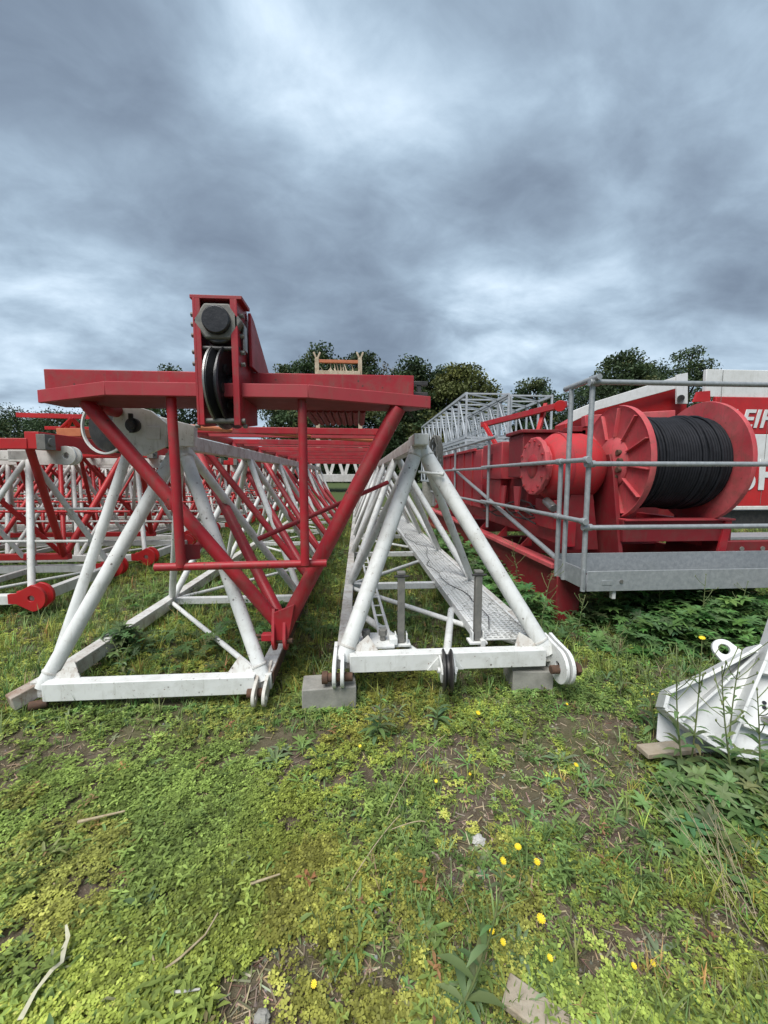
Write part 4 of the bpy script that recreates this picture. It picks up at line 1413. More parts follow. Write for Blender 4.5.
# cream rack seen above the red beam, far behind, on a tall trestle
YK = 16.0
ck = thing('rope_rack', 'cream weathered rack with two forked posts, seen above the red cross beam', 'rack', (U(337, 372, Y=YK).x, YK, 0))
ka, kb = U(317, 360, Y=YK), U(360, 360, Y=YK)
zk = U(337, 374, Y=YK).z
for q in (ka, kb):
    m_ = MB().bar((q.x, YK, 0.0), (q.x, YK, q.z + 0.05), 0.16, 0.16)
    m_.bar((q.x, YK, q.z), (q.x - 0.13, YK, q.z + 0.30), 0.07, 0.07).bar((q.x, YK, q.z), (q.x + 0.13, YK, q.z + 0.30), 0.07, 0.07)
    m_.build('forked_post', 'cream', ck, 0.01)
MB().bar((ka.x, YK, ka.z - 0.05), (kb.x, YK, ka.z - 0.05), 0.12, 0.12).build('crossbar', 'orange', ck, 0.01)
MB().bar((ka.x, YK, zk), (kb.x, YK, zk), 0.25, 0.2).build('crossbar', 'cream', ck, 0.01)
m_ = MB()
for k in range(16):
    x = ka.x + (kb.x - ka.x) * (0.1 + 0.8 * random.random())
    hh = random.uniform(0.15, 0.6)
    m_.tube((x, YK + random.uniform(-0.15, 0.15), zk), (x + random.uniform(-0.15, 0.15), YK, zk + hh), 0.04, 7, 0.01)
m_.build('ragged_lashings', 'cream', ck)
# white lattice frame standing far behind between the sections
wf = thing('white_frame', 'white V-braced steel frame far behind between the middle boom and red head', 'frame', (U(332, 470, Y=15).x, 15.5, 0))
fa, fb = U(322, 452, Y=15.5), U(351, 452, Y=15.5)
fx0, fx1 = fa.x - 0.6, fb.x + 0.6
fz1, fz0 = fa.z, U(335, 478, Y=15.5).z
MB().bar((fx0, 15.5, fz1), (fx1, 15.5, fz1), 0.2, 0.22).build('top_beam', 'white_far', wf, 0.01)
MB().bar((fx0, 15.5, fz0), (fx1, 15.5, fz0), 0.2, 0.30).build('bottom_beam', 'white_far', wf, 0.01)
nx = 4
for k in range(nx):
    xa = fx0 + (fx1 - fx0) * k / nx
    xb_ = fx0 + (fx1 - fx0) * (k + 1) / nx
    xm = (xa + xb_) / 2
    MB().bar((xa, 15.5, fz1), (xm, 15.5, fz0), 0.12, 0.12, (0, 1, 0)).build('brace', 'white_far', wf)
    MB().bar((xm, 15.5, fz0), (xb_, 15.5, fz1), 0.12, 0.12, (0, 1, 0)).build('brace', 'white_far', wf)
for x in (fx0, fx1):
    MB().bar((x, 15.5, 0), (x, 15.5, fz1), 0.2, 0.2).build('upright', 'white_far', wf, 0.01)


# ------------------------------------------------------------------ trees
def quads_leaf(pos, nrm_seed, size, r_):
    """random small quads around positions"""
    n = len(pos)
    a = r_.normal(size=(n, 3))
    a /= np.linalg.norm(a, axis=1)[:, None]
    t = r_.normal(size=(n, 3))
    b_ = np.cross(a, t)
    b_ /= np.linalg.norm(b_, axis=1)[:, None]
    s = size * r_.uniform(0.6, 1.3, (n, 1))
    v0 = pos + a * s
    v1 = pos + b_ * s * 0.55
    v2 = pos - a * s
    v3 = pos - b_ * s * 0.55
    vs_ = np.stack([v0, v1, v2, v3], 1).reshape(-1, 3)
    q_ = np.arange(4 * n).reshape(n, 4)
    return vs_, q_


def tree(x, y, h, w, seed, lab, tint, ncl=105, per=190, trunk_frac=0.35, leaf=0.15, base=0.16):
    r_ = np.random.default_rng(seed)
    root = thing('tree', lab, 'tree', (x, y, 0), group='trees beyond the yard')
    m__ = MB()
    top = V((x + w * 0.05, y, h * 0.78))
    m__.path([V((x, y, -0.1)), V((x + .1, y, h * 0.25)), V((x, y + .1, h * 0.5)), top], 0.3, 10, rr=[h * 0.035, h * 0.028, h * 0.018, h * 0.006])
    cl = []
    for k in range(ncl):
        u = r_.random()
        zz = base + (1 - base) * u
        prof = math.sin(math.pi * min(1, (zz - base) / (1 - base) * 0.86 + 0.12)) ** 0.6
        a = r_.uniform(0, 2 * math.pi)
        rr_ = w / 2 * prof * (0.35 + 0.65 * math.sqrt(r_.random())) * (0.74 + 0.30 * math.sin(a * 3 + seed) ** 2)
        cl.append((x + rr_ * math.cos(a), y + rr_ * math.sin(a), h * zz * r_.uniform(0.88, 0.97)))
    cl = np.array(cl)
    for k in range(0, ncl, 4):
        z0 = max(h * 0.2, min(h * 0.7, cl[k][2] - 0.25 * h))
        mid_ = V((x, y, z0)).lerp(V(cl[k]), 0.5) + V((0, 0, 0.04 * h))
        m__.path([V((x, y, z0)), mid_, V(cl[k])], 0.1, 6, rr=[h * 0.012, h * 0.008, h * 0.003])
    m__.build('trunk', 'bark', root)
    allp, allc = [], []
    for k in range(ncl):
        n = int(per * r_.uniform(0.5, 1.4))
        rad = w * r_.uniform(0.10, 0.17)
        d = r_.normal(size=(n, 3))
        d /= np.linalg.norm(d, axis=1)[:, None]
        p_ = cl[k] + d * rad * (r_.random((n, 1)) ** 0.5) * np.array([1.15, 1.15, 0.7])
        allp.append(p_)
        c_ = np.array(tint) * r_.uniform(0.7, 1.35) * (1 + 0.15 * r_.normal(size=(n, 1)))
        c_ = c_ + np.array([0.03, 0.02, 0.0]) * (r_.random() < 0.2)
        allc.append(c_)
    pos = np.concatenate(allp)
    col = np.clip(np.concatenate(allc), 0.008, 0.3)
    vs_, q_ = quads_leaf(pos, 0, leaf, r_)
    ob = np_mesh('crown', vs_, q_, 'treeleaf', np.repeat(col, 4, 0), smooth=False)
    ob.parent = root
    ob.matrix_parent_inverse = root.matrix_basis.inverted()
    return root


def tree_px(px, top_py, wpx, Y, seed, lab, tint=(0.035, 0.058, 0.022), **k):
    q = U(px, top_py, Y=Y)
    wid = wpx / FPX * Y * 1.30
    return tree(q.x, Y, q.z, wid, seed, lab, tint, **k)


G0, G1, G2 = (0.042, 0.070, 0.030), (0.090, 0.105, 0.034), (0.050, 0.078, 0.034)
tree_px(320, 341, 62, 40, 1, 'dark tree behind the cream rack, left of its pair', G0)
tree_px(359, 343, 56, 42, 2, 'dark tree just right of the cream rack', G0)
tree_px(413, 356, 54, 38, 3, 'dark tree right beside the end of the red cross beam', G0)
tree_px(440, 366, 60, 39, 21, 'dark tree overlapping the left side of the yellowish round tree', G0)
tree_px(388, 368, 60, 43, 22, 'dark lower tree filling in behind the cream rack pair', G0)
tree_px(290, 358, 46, 44, 23, 'small tree left of the cream rack, beside the sheave tower', G2)
tree_px(463, 361, 64, 36, 4, 'yellowish green round tree left of the grey mast sections', G1)
tree_px(536, 372, 46, 46, 5, 'small dark tree peeping over the grey mast sections', G0)
tree_px(622, 345, 62, 38, 6, 'tall dark tree behind the corner post of the railing', G2)
tree_px(688, 349, 64, 42, 7, 'broad tree behind the white topped boom', G2, ncl=60)
tree_px(655, 360, 60, 48, 8, 'tree filling the gap between the two right-hand trees', G0)
tree_px(168, 364, 46, 44, 9, 'tree top showing just above the left part of the red beam', G0)
tree_px(18, 409, 60, 62, 10, 'low tree at the left edge of the horizon', G0)
tree_px(62, 409, 60, 58, 12, 'low bushy tree just left of the red beam end', G0)
tree_px(108, 409, 60, 52, 13, 'low bushy tree behind the left end of the red beam', G2)
tree_px(-40, 400, 80, 60, 14, 'low tree outside the left of the row', G0)
tree_px(585, 385, 60, 56, 16, 'low tree right of the grey mast sections', G0)
tree_px(745, 372, 70, 60, 17, 'tree behind the lettered crane body', G0)
tree_px(388, 357, 24, 44, 18, 'thin pale bare tree between the dark trees', (0.16, 0.15, 0.12), ncl=26, per=24)

# dark wood closing the horizon
r_ = np.random.default_rng(5)
pos, cols = [], []
for k in range(1500):
    ang = r_.uniform(-80, 80)
    d = r_.uniform(72, 95)
    x, y = d * math.sin(R(ang)) * 1.5, d * math.cos(R(ang)) + 12
    z = r_.uniform(0, 7.5) * (0.75 + 0.5 * float(vn(x, y, 0.06, 3)))
    n = 42
    pos.append(np.array([x, y, z]) + r_.normal(size=(n, 3)) * np.array([1.4, 1.2, 0.9]))
    cols.append(np.tile(np.array([0.028, 0.048, 0.022]) * r_.uniform(0.6, 1.4), (n, 1)))
pos = np.concatenate(pos)
vs_, q_ = quads_leaf(pos, 0, 0.55, r_)
tag(np_mesh('distant_wood', vs_, q_, 'treeleaf', np.repeat(np.concatenate(cols), 4, 0), smooth=False),
    'dark band of distant wood closing the horizon', 'woodland', kind='stuff')


# ------------------------------------------------------------------ ground plants
def visible(x, y, margin=0.5):
    """a generous wedge ahead of the camera (keeps a metre to the sides for other viewpoints)"""
    return (np.abs(x - y * math.tan(YAW)) < (y + 0.35) * 1.08 + margin) & (y > 0.45)


def scatter_pts(n, ymin, ymax, r_, power=1.6):
    """points whose density falls off with distance"""
    u = r_.random(n)
    e = 1 - power + 1
    y = (ymin ** e + u * (ymax ** e - ymin ** e)) ** (1 / e) if abs(e) > 1e-6 else ymin * (ymax / ymin) ** u
    x = y * math.tan(YAW) + (r_.random(n) * 2 - 1) * ((y + 0.35) * 1.08 + 0.5)
    return x, y


def gauss(x, y, cx, cy, sx, sy=None):
    sy = sy or sx
    return np.exp(-(((x - cx) / sx) ** 2 + ((y - cy) / sy) ** 2))


def W2(px, py):
    q_ = U(px, py, Z=0)
    return q_.x, q_.y


bare_spots = [(300, 970, .38, .16, 1), (640, 820, .5, .32, 1.0), (575, 760, .3, .2, .6), (230, 830, .30, .06, .5), (600, 960, .3, .2, .6), (30, 980, .16, .10, .5),
              (385, 900, .10, .18, .7), (700, 930, .25, .18, .7), (130, 735, .3, .2, .45), (450, 775, .2, .12, .4)]


def bare(x, y):
    b_ = np.zeros_like(x)
    for px, py, sx, sy, a in bare_spots:
        cx, cy = W2(px, py)
        b_ += a * gauss(x, y, cx, cy, sx, sy)
    b_ = b_ * (0.55 + 0.9 * vn(x, y, 6, 8)) + np.clip((vn(x, y, 1.6, 4) * 0.45 + vn(x, y, 5.0, 6) * 0.30 + vn(x, y, 13.0, 7) * 0.25 - 0.515 + 0.05 * np.clip(x, -1, 1)) * 5.5, 0, 1) * np.clip(1.6 - y / 4, 0.2, 1)
    return np.clip(b_, 0, 1)


class Plants:
    def __init__(s):
        s.v, s.q, s.c, s.n = [], [], [], 0

    def add(s, tv, tq, P_, yaw, sc, col, tilt=None, jit=0.0, r_=None, shade=None):
        """tv (k,3) template verts, tq (m,4); P_ (n,3)"""
        n, k = len(P_), len(tv)
        ca, sa = np.cos(yaw), np.sin(yaw)
        X = tv[None, :, 0] * sc[:, None]
        Yv = tv[None, :, 1] * sc[:, None]
        Z = tv[None, :, 2] * sc[:, None]
        if tilt is not None:
            ct, st = np.cos(tilt)[:, None], np.sin(tilt)[:, None]
            Yv, Z = Yv * ct - Z * st, Yv * st + Z * ct
        x = X * ca[:, None] - Yv * sa[:, None] + P_[:, 0:1]
        y = X * sa[:, None] + Yv * ca[:, None] + P_[:, 1:2]
        z = Z + P_[:, 2:3]
        v_ = np.stack([x, y, z], 2).reshape(-1, 3)
        q_ = (tq[None] + (np.arange(n) * k)[:, None, None]).reshape(-1, 4) + s.n
        c_ = np.repeat(col[:, None, :], k, 1)
        if shade is not None:
            c_ = c_ * shade[None, :, None]
        s.v.append(v_)
        s.q.append(q_)
        s.c.append(c_.reshape(-1, 3))
        s.n += n * k

    def build(s, name, lab, cat):
        ob = np_mesh(name, np.concatenate(s.v), np.concatenate(s.q), 'leaf', np.clip(np.concatenate(s.c), 0.005, 0.7))
        return tag(ob, lab, cat, kind='stuff')


def blade_t(L, w, bend, segs=3):
    vs_, fs = [], []
    for i in range(segs + 1):
        t = i / segs
        ww = w * (1 - t ** 1.8) * (0.6 + 0.4 * min(1, t * 4)) + 0.0004
        vs_ += [(-ww / 2, bend * t * t, L * t * (1 - 0.25 * bend / L * t)), (ww / 2, bend * t * t, L * t * (1 - 0.25 * bend / L * t))]
    for i in range(segs):
        fs.append((2 * i, 2 * i + 1, 2 * i + 3, 2 * i + 2))
    return np.array(vs_), np.array(fs)


def leaf_t(L, w, rise, droop=0.4, segs=3, fold=0.15):
    """broad leaf lying outwards along +y"""
    vs_, fs = [], []
    for i in range(segs + 1):
        t = i / segs
        ww = w * math.sin(math.pi * (0.08 + 0.90 * t)) ** 0.8
        z = rise * (t - droop * t * t * 1.6) * L
        vs_ += [(-ww / 2, L * t, z + fold * ww), (0, L * t, z), (ww / 2, L * t, z + fold * ww)]
    for i in range(segs):
        b_ = 3 * i
        fs += [(b_, b_ + 1, b_ + 4, b_ + 3), (b_ + 1, b_ + 2, b_ + 5, b_ + 4)]
    return np.array(vs_), np.array(fs)


def merge_t(parts):
    vs_, fs, k = [], [], 0
    for v_, f_ in parts:
        vs_.append(v_)
        fs.append(f_ + k)
        k += len(v_)
    return np.concatenate(vs_), np.concatenate(fs)


def rotz(v_, a):
    c_, s_ = math.cos(a), math.sin(a)
    o_ = v_.copy()
    o_[:, 0] = v_[:, 0] * c_ - v_[:, 1] * s_
    o_[:, 1] = v_[:, 0] * s_ + v_[:, 1] * c_
    return o_


def clover_t(r_, n=7, spread=0.035, lf=0.0085, hmax=0.03):
    parts = []
    for k in range(n):
        a = r_.uniform(0, 2 * math.pi)
        rr_ = spread * math.sqrt(r_.random())
        cx, cy, cz = rr_ * math.cos(a), rr_ * math.sin(a), hmax * r_.uniform(0.25, 1)
        ph = r_.uniform(0, 6.28)
        s_ = lf * r_.uniform(0.7, 1.35)
        nl = 3 if r_.random() < 0.75 else 4
        for j in range(nl):
            b_ = ph + 2 * math.pi * j / nl + r_.uniform(-.15, .15)
            d = np.array([math.cos(b_), math.sin(b_), r_.uniform(-0.25, 0.45)])
            e = np.array([-math.sin(b_), math.cos(b_), r_.uniform(-0.3, 0.3)])
            c0 = np.array([cx, cy, cz])
            q_ = np.stack([c0, c0 + d * s_ * 0.75 + e * s_ * 0.55, c0 + d * s_ * 1.45, c0 + d * s_ * 0.75 - e * s_ * 0.55])
            parts.append((q_, np.array([[0, 1, 2, 3]])))
    return merge_t(parts)


def tuft_t(r_, n=9, L=0.08, w=0.004, spread=0.02, lean=0.6):
    parts = []
    for k in range(n):
        l_ = L * r_.uniform(0.5, 1.2)
        v_, f_ = blade_t(l_, w * r_.uniform(0.7, 1.3), l_ * r_.uniform(0.1, lean))
        v_ = rotz(v_, r_.uniform(0, 6.28))
        v_[:, 0] += r_.normal() * spread * .5
        v_[:, 1] += r_.normal() * spread * .5
        parts.append((v_, f_))
    return merge_t(parts)


def rosette_t(r_, n=9, L=0.10, w=0.022, rise=0.5):
    parts = []
    for k in range(n):
        l_ = L * r_.uniform(0.6, 1.2)
        v_, f_ = leaf_t(l_, w * r_.uniform(0.7, 1.2), rise * r_.uniform(0.3, 1.5), r_.uniform(0.3, 0.7))
        parts.append((rotz(v_, 2 * math.pi * k / n + r_.uniform(-.4, .4)), f_))
    return merge_t(parts)


rp = np.random.default_rng(21)


def zs(x, y, dz=0.0):
    return np.stack([x, y, gz(x, y) + dz], 1)


def vary(base, n, r_, s=0.22, warm=0.0):
    c_ = np.array(base)[None] * np.clip(1 + s * r_.normal(size=(n, 1)), 0.45, 1.8)
    c_ = c_ * (1 + 0.10 * r_.normal(size=(n, 3)))
    return np.clip(c_, 0.004, 0.6)


def sizef(y, k=0.16):
    """far plants are drawn as bigger clumps"""
    return 1.0 + np.clip(y - 2.2, 0, 40) * k


# clover and small-leaved mats
cl = Plants()
temps = [clover_t(rp, 8, 0.035, 0.0072) for _ in range(6)]
x, y = scatter_pts(90000, 0.55, 14, rp, 2.15)
br = bare(x, y)
patch = np.clip((vn(x, y, 2.2, 11) * 0.45 + vn(x, y, 6.3, 12) * 0.30 + vn(x, y, 15, 13) * 0.25 - 0.38) * 3.4, 0.03, 1)
leftness = 0.45 + 0.55 / (1 + np.exp((x - 0.25) * 3.0))
keep = rp.random(len(x)) < np.clip(patch * leftness * (1 - br * 0.95) * 1.1, 0, 1)
x, y = x[keep], y[keep]
yel = vn(x, y, 1.3, 14)
colA = np.array([0.380, 0.450, 0.090])
colB = np.array([0.265, 0.365, 0.090])
colC = np.array([0.420, 0.360, 0.090])
t_ = np.clip((yel - 0.30) * 2.5, 0, 1)[:, None]
base = colB * (1 - t_) + colA * t_
mossy = (vn(x, y, 1.9, 17) > 0.66)[:, None] | (gauss(x, y, *W2(60, 850), 0.35, 0.2) > 0.5)[:, None]
base = np.where(mossy, base * 0.5 + colC * 0.5, base)
base = base * np.clip(1 + 0.30 * rp.normal(size=(len(x), 1)), 0.4, 1.8) * (0.50 + 0.80 * vn(x, y, 3.3, 44))[:, None]
idx = rp.integers(0, len(temps), len(x))
for k, (tv, tq) in enumerate(temps):
    s_ = idx == k
    n = s_.sum()
    jit = 1 + 0.22 * rp.normal(size=len(tv) // 4)
    cl.add(tv, tq, zs(x[s_], y[s_]), rp.uniform(0, 6.28, n), sizef(y[s_], 0.20) * rp.uniform(0.75, 1.25, n), base[s_], shade=np.repeat(np.clip(jit, 0.6, 1.5), 4))
cl.build('clover', 'low bright clover and small-leaved mats covering the yard', 'ground cover')

# grass
gr = Plants()
tg = [tuft_t(rp, 9, 0.075, 0.0042, 0.03, 0.8) for _ in range(5)] + [tuft_t(rp, 7, 0.13, 0.006, 0.02, 0.7) for _ in range(3)]
x, y = scatter_pts(60000, 0.55, 16, rp, 1.9)
br = bare(x, y)
dens = 0.06 + 0.35 * vn(x, y, 1.7, 21) ** 2 + 0.38 * np.clip(y - 2.3, 0, 1) + 0.25 * gauss(x, y, *W2(430, 860), 0.25, 0.5) - 0.25 * (x < 0.2) * (y < 2.3)
keep = rp.random(len(x)) < np.clip(dens * (1 - 0.8 * br), 0, 1)
x, y = x[keep], y[keep]
n = len(x)
base = vary((0.205, 0.300, 0.100), n, rp, 0.28)
dry = rp.random(n) < 0.08
base[dry] = vary((0.36, 0.30, 0.16), dry.sum(), rp, 0.2)
yl = (vn(x, y, 1.1, 25) > 0.6) & (rp.random(n) < 0.5)
base[yl] = base[yl] * np.array([1.7, 1.25, 0.9])
tallp = np.clip(0.08 + 0.5 * (y - 2.4), 0.05, 0.45)
isT = rp.random(n) < tallp
idx = np.where(isT, rp.integers(5, 8, n), rp.integers(0, 5, n))
for k, (tv, tq) in enumerate(tg):
    s_ = idx == k
    m = s_.sum()
    gr.add(tv, tq, zs(x[s_], y[s_], -0.004), rp.uniform(0, 6.28, m), sizef(y[s_], 0.10) * rp.uniform(0.7, 1.3, m), base[s_], shade=np.clip(1 + 0.2 * rp.normal(size=len(tv)), 0.6, 1.5))
gr.build('grass', 'mixed green grass tufts growing through the yard', 'grass')

# broad-leaved rosettes and seedlings
ro = Plants()
tr_ = [rosette_t(rp, 9, 0.075, 0.020, 0.5) for _ in range(3)] + [rosette_t(rp, 8, 0.105, 0.026, 0.8) for _ in range(3)] + [rosette_t(rp, 7, 0.13, 0.016, 1.2) for _ in range(2)]
x, y = scatter_pts(7500, 0.6, 12, rp, 1.9)
br = bare(x, y)
dens = 0.20 + 0.5 * (vn(x, y, 2.6, 31) > 0.55) + 0.5 * gauss(x, y, *W2(430, 880), 0.25, 0.5) + 0.4 * gauss(x, y, *W2(560, 760), 0.5, 0.4) + 0.9 * gauss(x, y, *W2(730, 800), 0.4, 0.3) + 0.25 * np.clip(y - 2.4, 0, 1)
keep = rp.random(len(x)) < np.clip(dens * (1 - 0.6 * br), 0, 1)
x, y = x[keep], y[keep]
n = len(x)
base = vary((0.200, 0.300, 0.100), n, rp, 0.22)
rd_ = rp.random(n) < 0.003
base[rd_] = vary((0.30, 0.13, 0.06), rd_.sum(), rp)
gry = rp.random(n) < 0.25
base[gry] = vary((0.20, 0.26, 0.14), gry.sum(), rp, 0.15)
idx = np.where(y > 2.3, rp.integers(0, 8, n), np.where(rp.random(n) < 0.7, rp.integers(0, 3, n), rp.integers(3, 8, n)))
for k, (tv, tq) in enumerate(tr_):
    s_ = idx == k
    m = s_.sum()
    ro.add(tv, tq, zs(x[s_], y[s_]), rp.uniform(0, 6.28, m), sizef(y[s_], 0.09) * rp.uniform(0.32, 0.80, m), base[s_], shade=np.clip(1 + 0.12 * rp.normal(size=len(tv)), 0.7, 1.4))
# small leafy seedlings: the most of what grows here
def seedling_t(r_, n=9, h=0.03, L=0.020, w=0.0085):
    parts = []
    for k in range(n):
        l_ = L * r_.uniform(0.6, 1.25)
        v_, f_ = leaf_t(l_, w * r_.uniform(0.7, 1.3), r_.uniform(0.0, 1.0), r_.uniform(0.3, 0.7), 2)
        v_ = rotz(v_, 2.4 * k + r_.uniform(-.5, .5))
        v_[:, 2] += h * (k / n) * r_.uniform(0.6, 1.1) + 0.004
        v_[:, 0] += r_.normal() * 0.006
        v_[:, 1] += r_.normal() * 0.006
        parts.append((v_, f_))
    return merge_t(parts)


ts = [seedling_t(rp) for _ in range(4)] + [seedling_t(rp, 11, 0.05, 0.030, 0.009) for _ in range(3)]
x, y = scatter_pts(62000, 0.55, 13, rp, 2.1)
br = bare(x, y)
dd = np.clip((vn(x, y, 3.7, 51) * 0.5 + vn(x, y, 11, 52) * 0.5 - 0.36) * 3.0, 0.05, 1) * np.clip(0.5 + 0.3 * (x > 0.0) + 0.2 * (y > 2.2), 0, 1)
keep = rp.random(len(x)) < dd * (1 - 0.8 * br)
x, y = x[keep], y[keep]
n = len(x)
g_ = vn(x, y, 1.6, 53)[:, None]
b_ = np.array([0.345, 0.420, 0.095]) * g_ + np.array([0.175, 0.285, 0.090]) * (1 - g_)
b_ = b_ * np.clip(0.85 + 0.30 * rp.normal(size=(n, 1)), 0.35, 1.7)
rb_ = rp.random(n) < 0.025
b_[rb_] = vary((0.34, 0.22, 0.10), rb_.sum(), rp, 0.2)
idx = rp.integers(0, 7, n)
for k, (tv, tq) in enumerate(ts):
    s_ = idx == k
    m = s_.sum()
    ro.add(tv, tq, zs(x[s_], y[s_]), rp.uniform(0, 6.28, m), sizef(y[s_], 0.16) * rp.uniform(0.6, 1.3, m), b_[s_], shade=np.clip(1 + 0.15 * rp.normal(size=len(tv)), 0.6, 1.5))
ro.build('broadleaf_weeds', 'broad-leaved weed rosettes scattered over the yard', 'weeds')

# nettles under the platform and dock leaves by the bracket
nt_ = Plants()
tv1, tq1 = rosette_t(rp, 7, 0.085, 0.036, 0.35)
def thicket(cx, cy, sx, sy, n, hmax, col, sc=1.0, hmin=0.03):
    x = cx + rp.normal(size=n) * sx
    y = cy + rp.normal(size=n) * sy
    h_ = rp.uniform(hmin, 1, n) * hmax * np.exp(-((x - cx) / sx / 2.2) ** 2 - ((y - cy) / sy / 2.2) ** 2)
    P_ = np.stack([x, y, gz(x, y) + h_], 1)
    nt_.add(tv1, tq1, P_, rp.uniform(0, 6.28, n), sc * rp.uniform(0.5, 1.2, n), vary(col, n, rp, 0.25), tilt=rp.normal(size=n) * 0.35, shade=np.clip(1 + 0.1 * rp.normal(size=len(tv1)), 0.8, 1.3))
GN = (0.115, 0.215, 0.070)
q = U(690, 610, Y=3.75); thicket(q.x, 3.8, 0.55, 0.22, 900, 0.55, GN)
q = U(700, 600, Y=3.3); thicket(q.x, 3.25, 0.45, 0.10, 420, 0.36, GN)
q = U(735, 590, Y=3.35); thicket(q.x, 3.35, 0.35, 0.06, 200, 0.45, GN)
q = U(640, 600, Y=4.0); thicket(q.x + .1, 4.0, 0.35, 0.3, 500, 0.45, GN)
q = U(600, 620, Z=0.0); thicket(q.x, q.y + 0.1, 0.25, 0.2, 260, 0.2, GN, 0.8)
for k in range(9):
    thicket(X0 - 0.25 + rp.uniform(-.1, .15), 4.0 + 0.6 * k, 0.16, 0.3, 160, 0.42, GN, 0.9)
thicket(X0 + 1.2, 3.2, 0.5, 0.2, 350, 0.22, GN)
for (px, py, hh, nn) in ((705, 800, 0.12, 200), (745, 810, 0.14, 280), (700, 830, 0.08, 160), (765, 790, 0.16, 160)):
    qx, qy = W2(px, py)
    thicket(qx, qy, 0.12, 0.10, nn // 2, hh, (0.150, 0.240, 0.085), 0.75)
for k in range(60):        # rough growth inside and between the lying sections
    xx, yy_ = rp.uniform(-8, 1.6), rp.uniform(3.0, 12)
    thicket(xx, yy_, 0.3, 0.3, 90, 0.18, (0.11, 0.18, 0.06), 0.65)
thicket(*W2(125, 655), 0.14, 0.10, 120, 0.28, (0.11, 0.18, 0.07), 0.8)
def fringe(x0, x1, y0, y1, n, hmax=0.035):
    for k in range(n):
        x, y = rp.uniform(x0, x1), rp.uniform(y0, y1)
        thicket(x, y, 0.03, 0.02, 6, hmax, (0.20, 0.30, 0.09), 0.35, 0.1)


fringe(A2[0], B2[0], Y0 - 0.09, Y0 - 0.04, 70)
fringe(A[0], B[0], Y0 - 0.10, Y0 + 0.1, 40, 0.03)
qb = U(329, 706, Z=0.0)
fringe(qb.x - 0.20, qb.x + 0.20, Y0 - 0.19, Y0 - 0.15, 30, 0.05)
fringe(qb.x - 0.24, qb.x - 0.19, Y0 - 0.16, Y0 + 0.1, 14, 0.05)
fringe(qb.x + 0.19, qb.x + 0.24, Y0 - 0.16, Y0 + 0.1, 14, 0.05)
qb = U(526, 682, Z=0.0)
fringe(qb.x - 0.17, qb.x + 0.17, Y0 - 0.08, Y0 - 0.03, 26, 0.05)
nt_.build('nettles', 'dark green nettles and rough growth under the red platform and between the sections', 'weeds')

# litter: dry bits, twigs, pebbles
lt = Plants()
bits = merge_t([(np.array([(-0.0016, 0, 0), (0.0016, 0, 0.001), (0.001, 0.03, 0.003), (-0.001, 0.03, 0.002)]), np.array([[0, 1, 2, 3]]))])
x, y = scatter_pts(60000, 0.55, 7, rp, 2.0)
keep = rp.random(len(x)) < 0.12 + 0.55 * bare(x, y)
x, y = x[keep], y[keep]
n = len(x)
lt.add(bits[0], bits[1], zs(x, y, 0.004), rp.uniform(0, 6.28, n), rp.uniform(0.4, 1.9, n) * sizef(y, 0.1), vary((0.36, 0.29, 0.19), n, rp, 0.4), tilt=rp.normal(size=n) * 0.15)
cub = np.array([(-1, -1, -.4), (1, -1, -.4), (.8, 1, -.4), (-1, .8, -.4), (-.6, -.6, .6), (.6, -.7, .5), (.5, .6, .6), (-.6, .5, .5)]) * 0.005
cq = np.array([(0, 1, 5, 4), (1, 2, 6, 5), (2, 3, 7, 6), (3, 0, 4, 7), (4, 5, 6, 7)])
x, y = scatter_pts(12000, 0.55, 6, rp, 2.0)
keep = rp.random(len(x)) < 0.08 + 0.75 * bare(x, y)
x, y = x[keep], y[keep]
n = len(x)
lt.add(cub, cq, zs(x, y, 0.001), rp.uniform(0, 6.28, n), rp.uniform(0.3, 1.5, n), vary((0.28, 0.25, 0.20), n, rp, 0.35))
lt.build('litter', 'dry straw bits and small pebbles on the bare soil', 'debris')


# ------------------------------------------------------------------ single plants and small finds
def bezier(p0, p1, p2, n=10):
    return [p0.lerp(p1, t / n).lerp(p1.lerp(p2, t / n), t / n) for t in range(n + 1)]


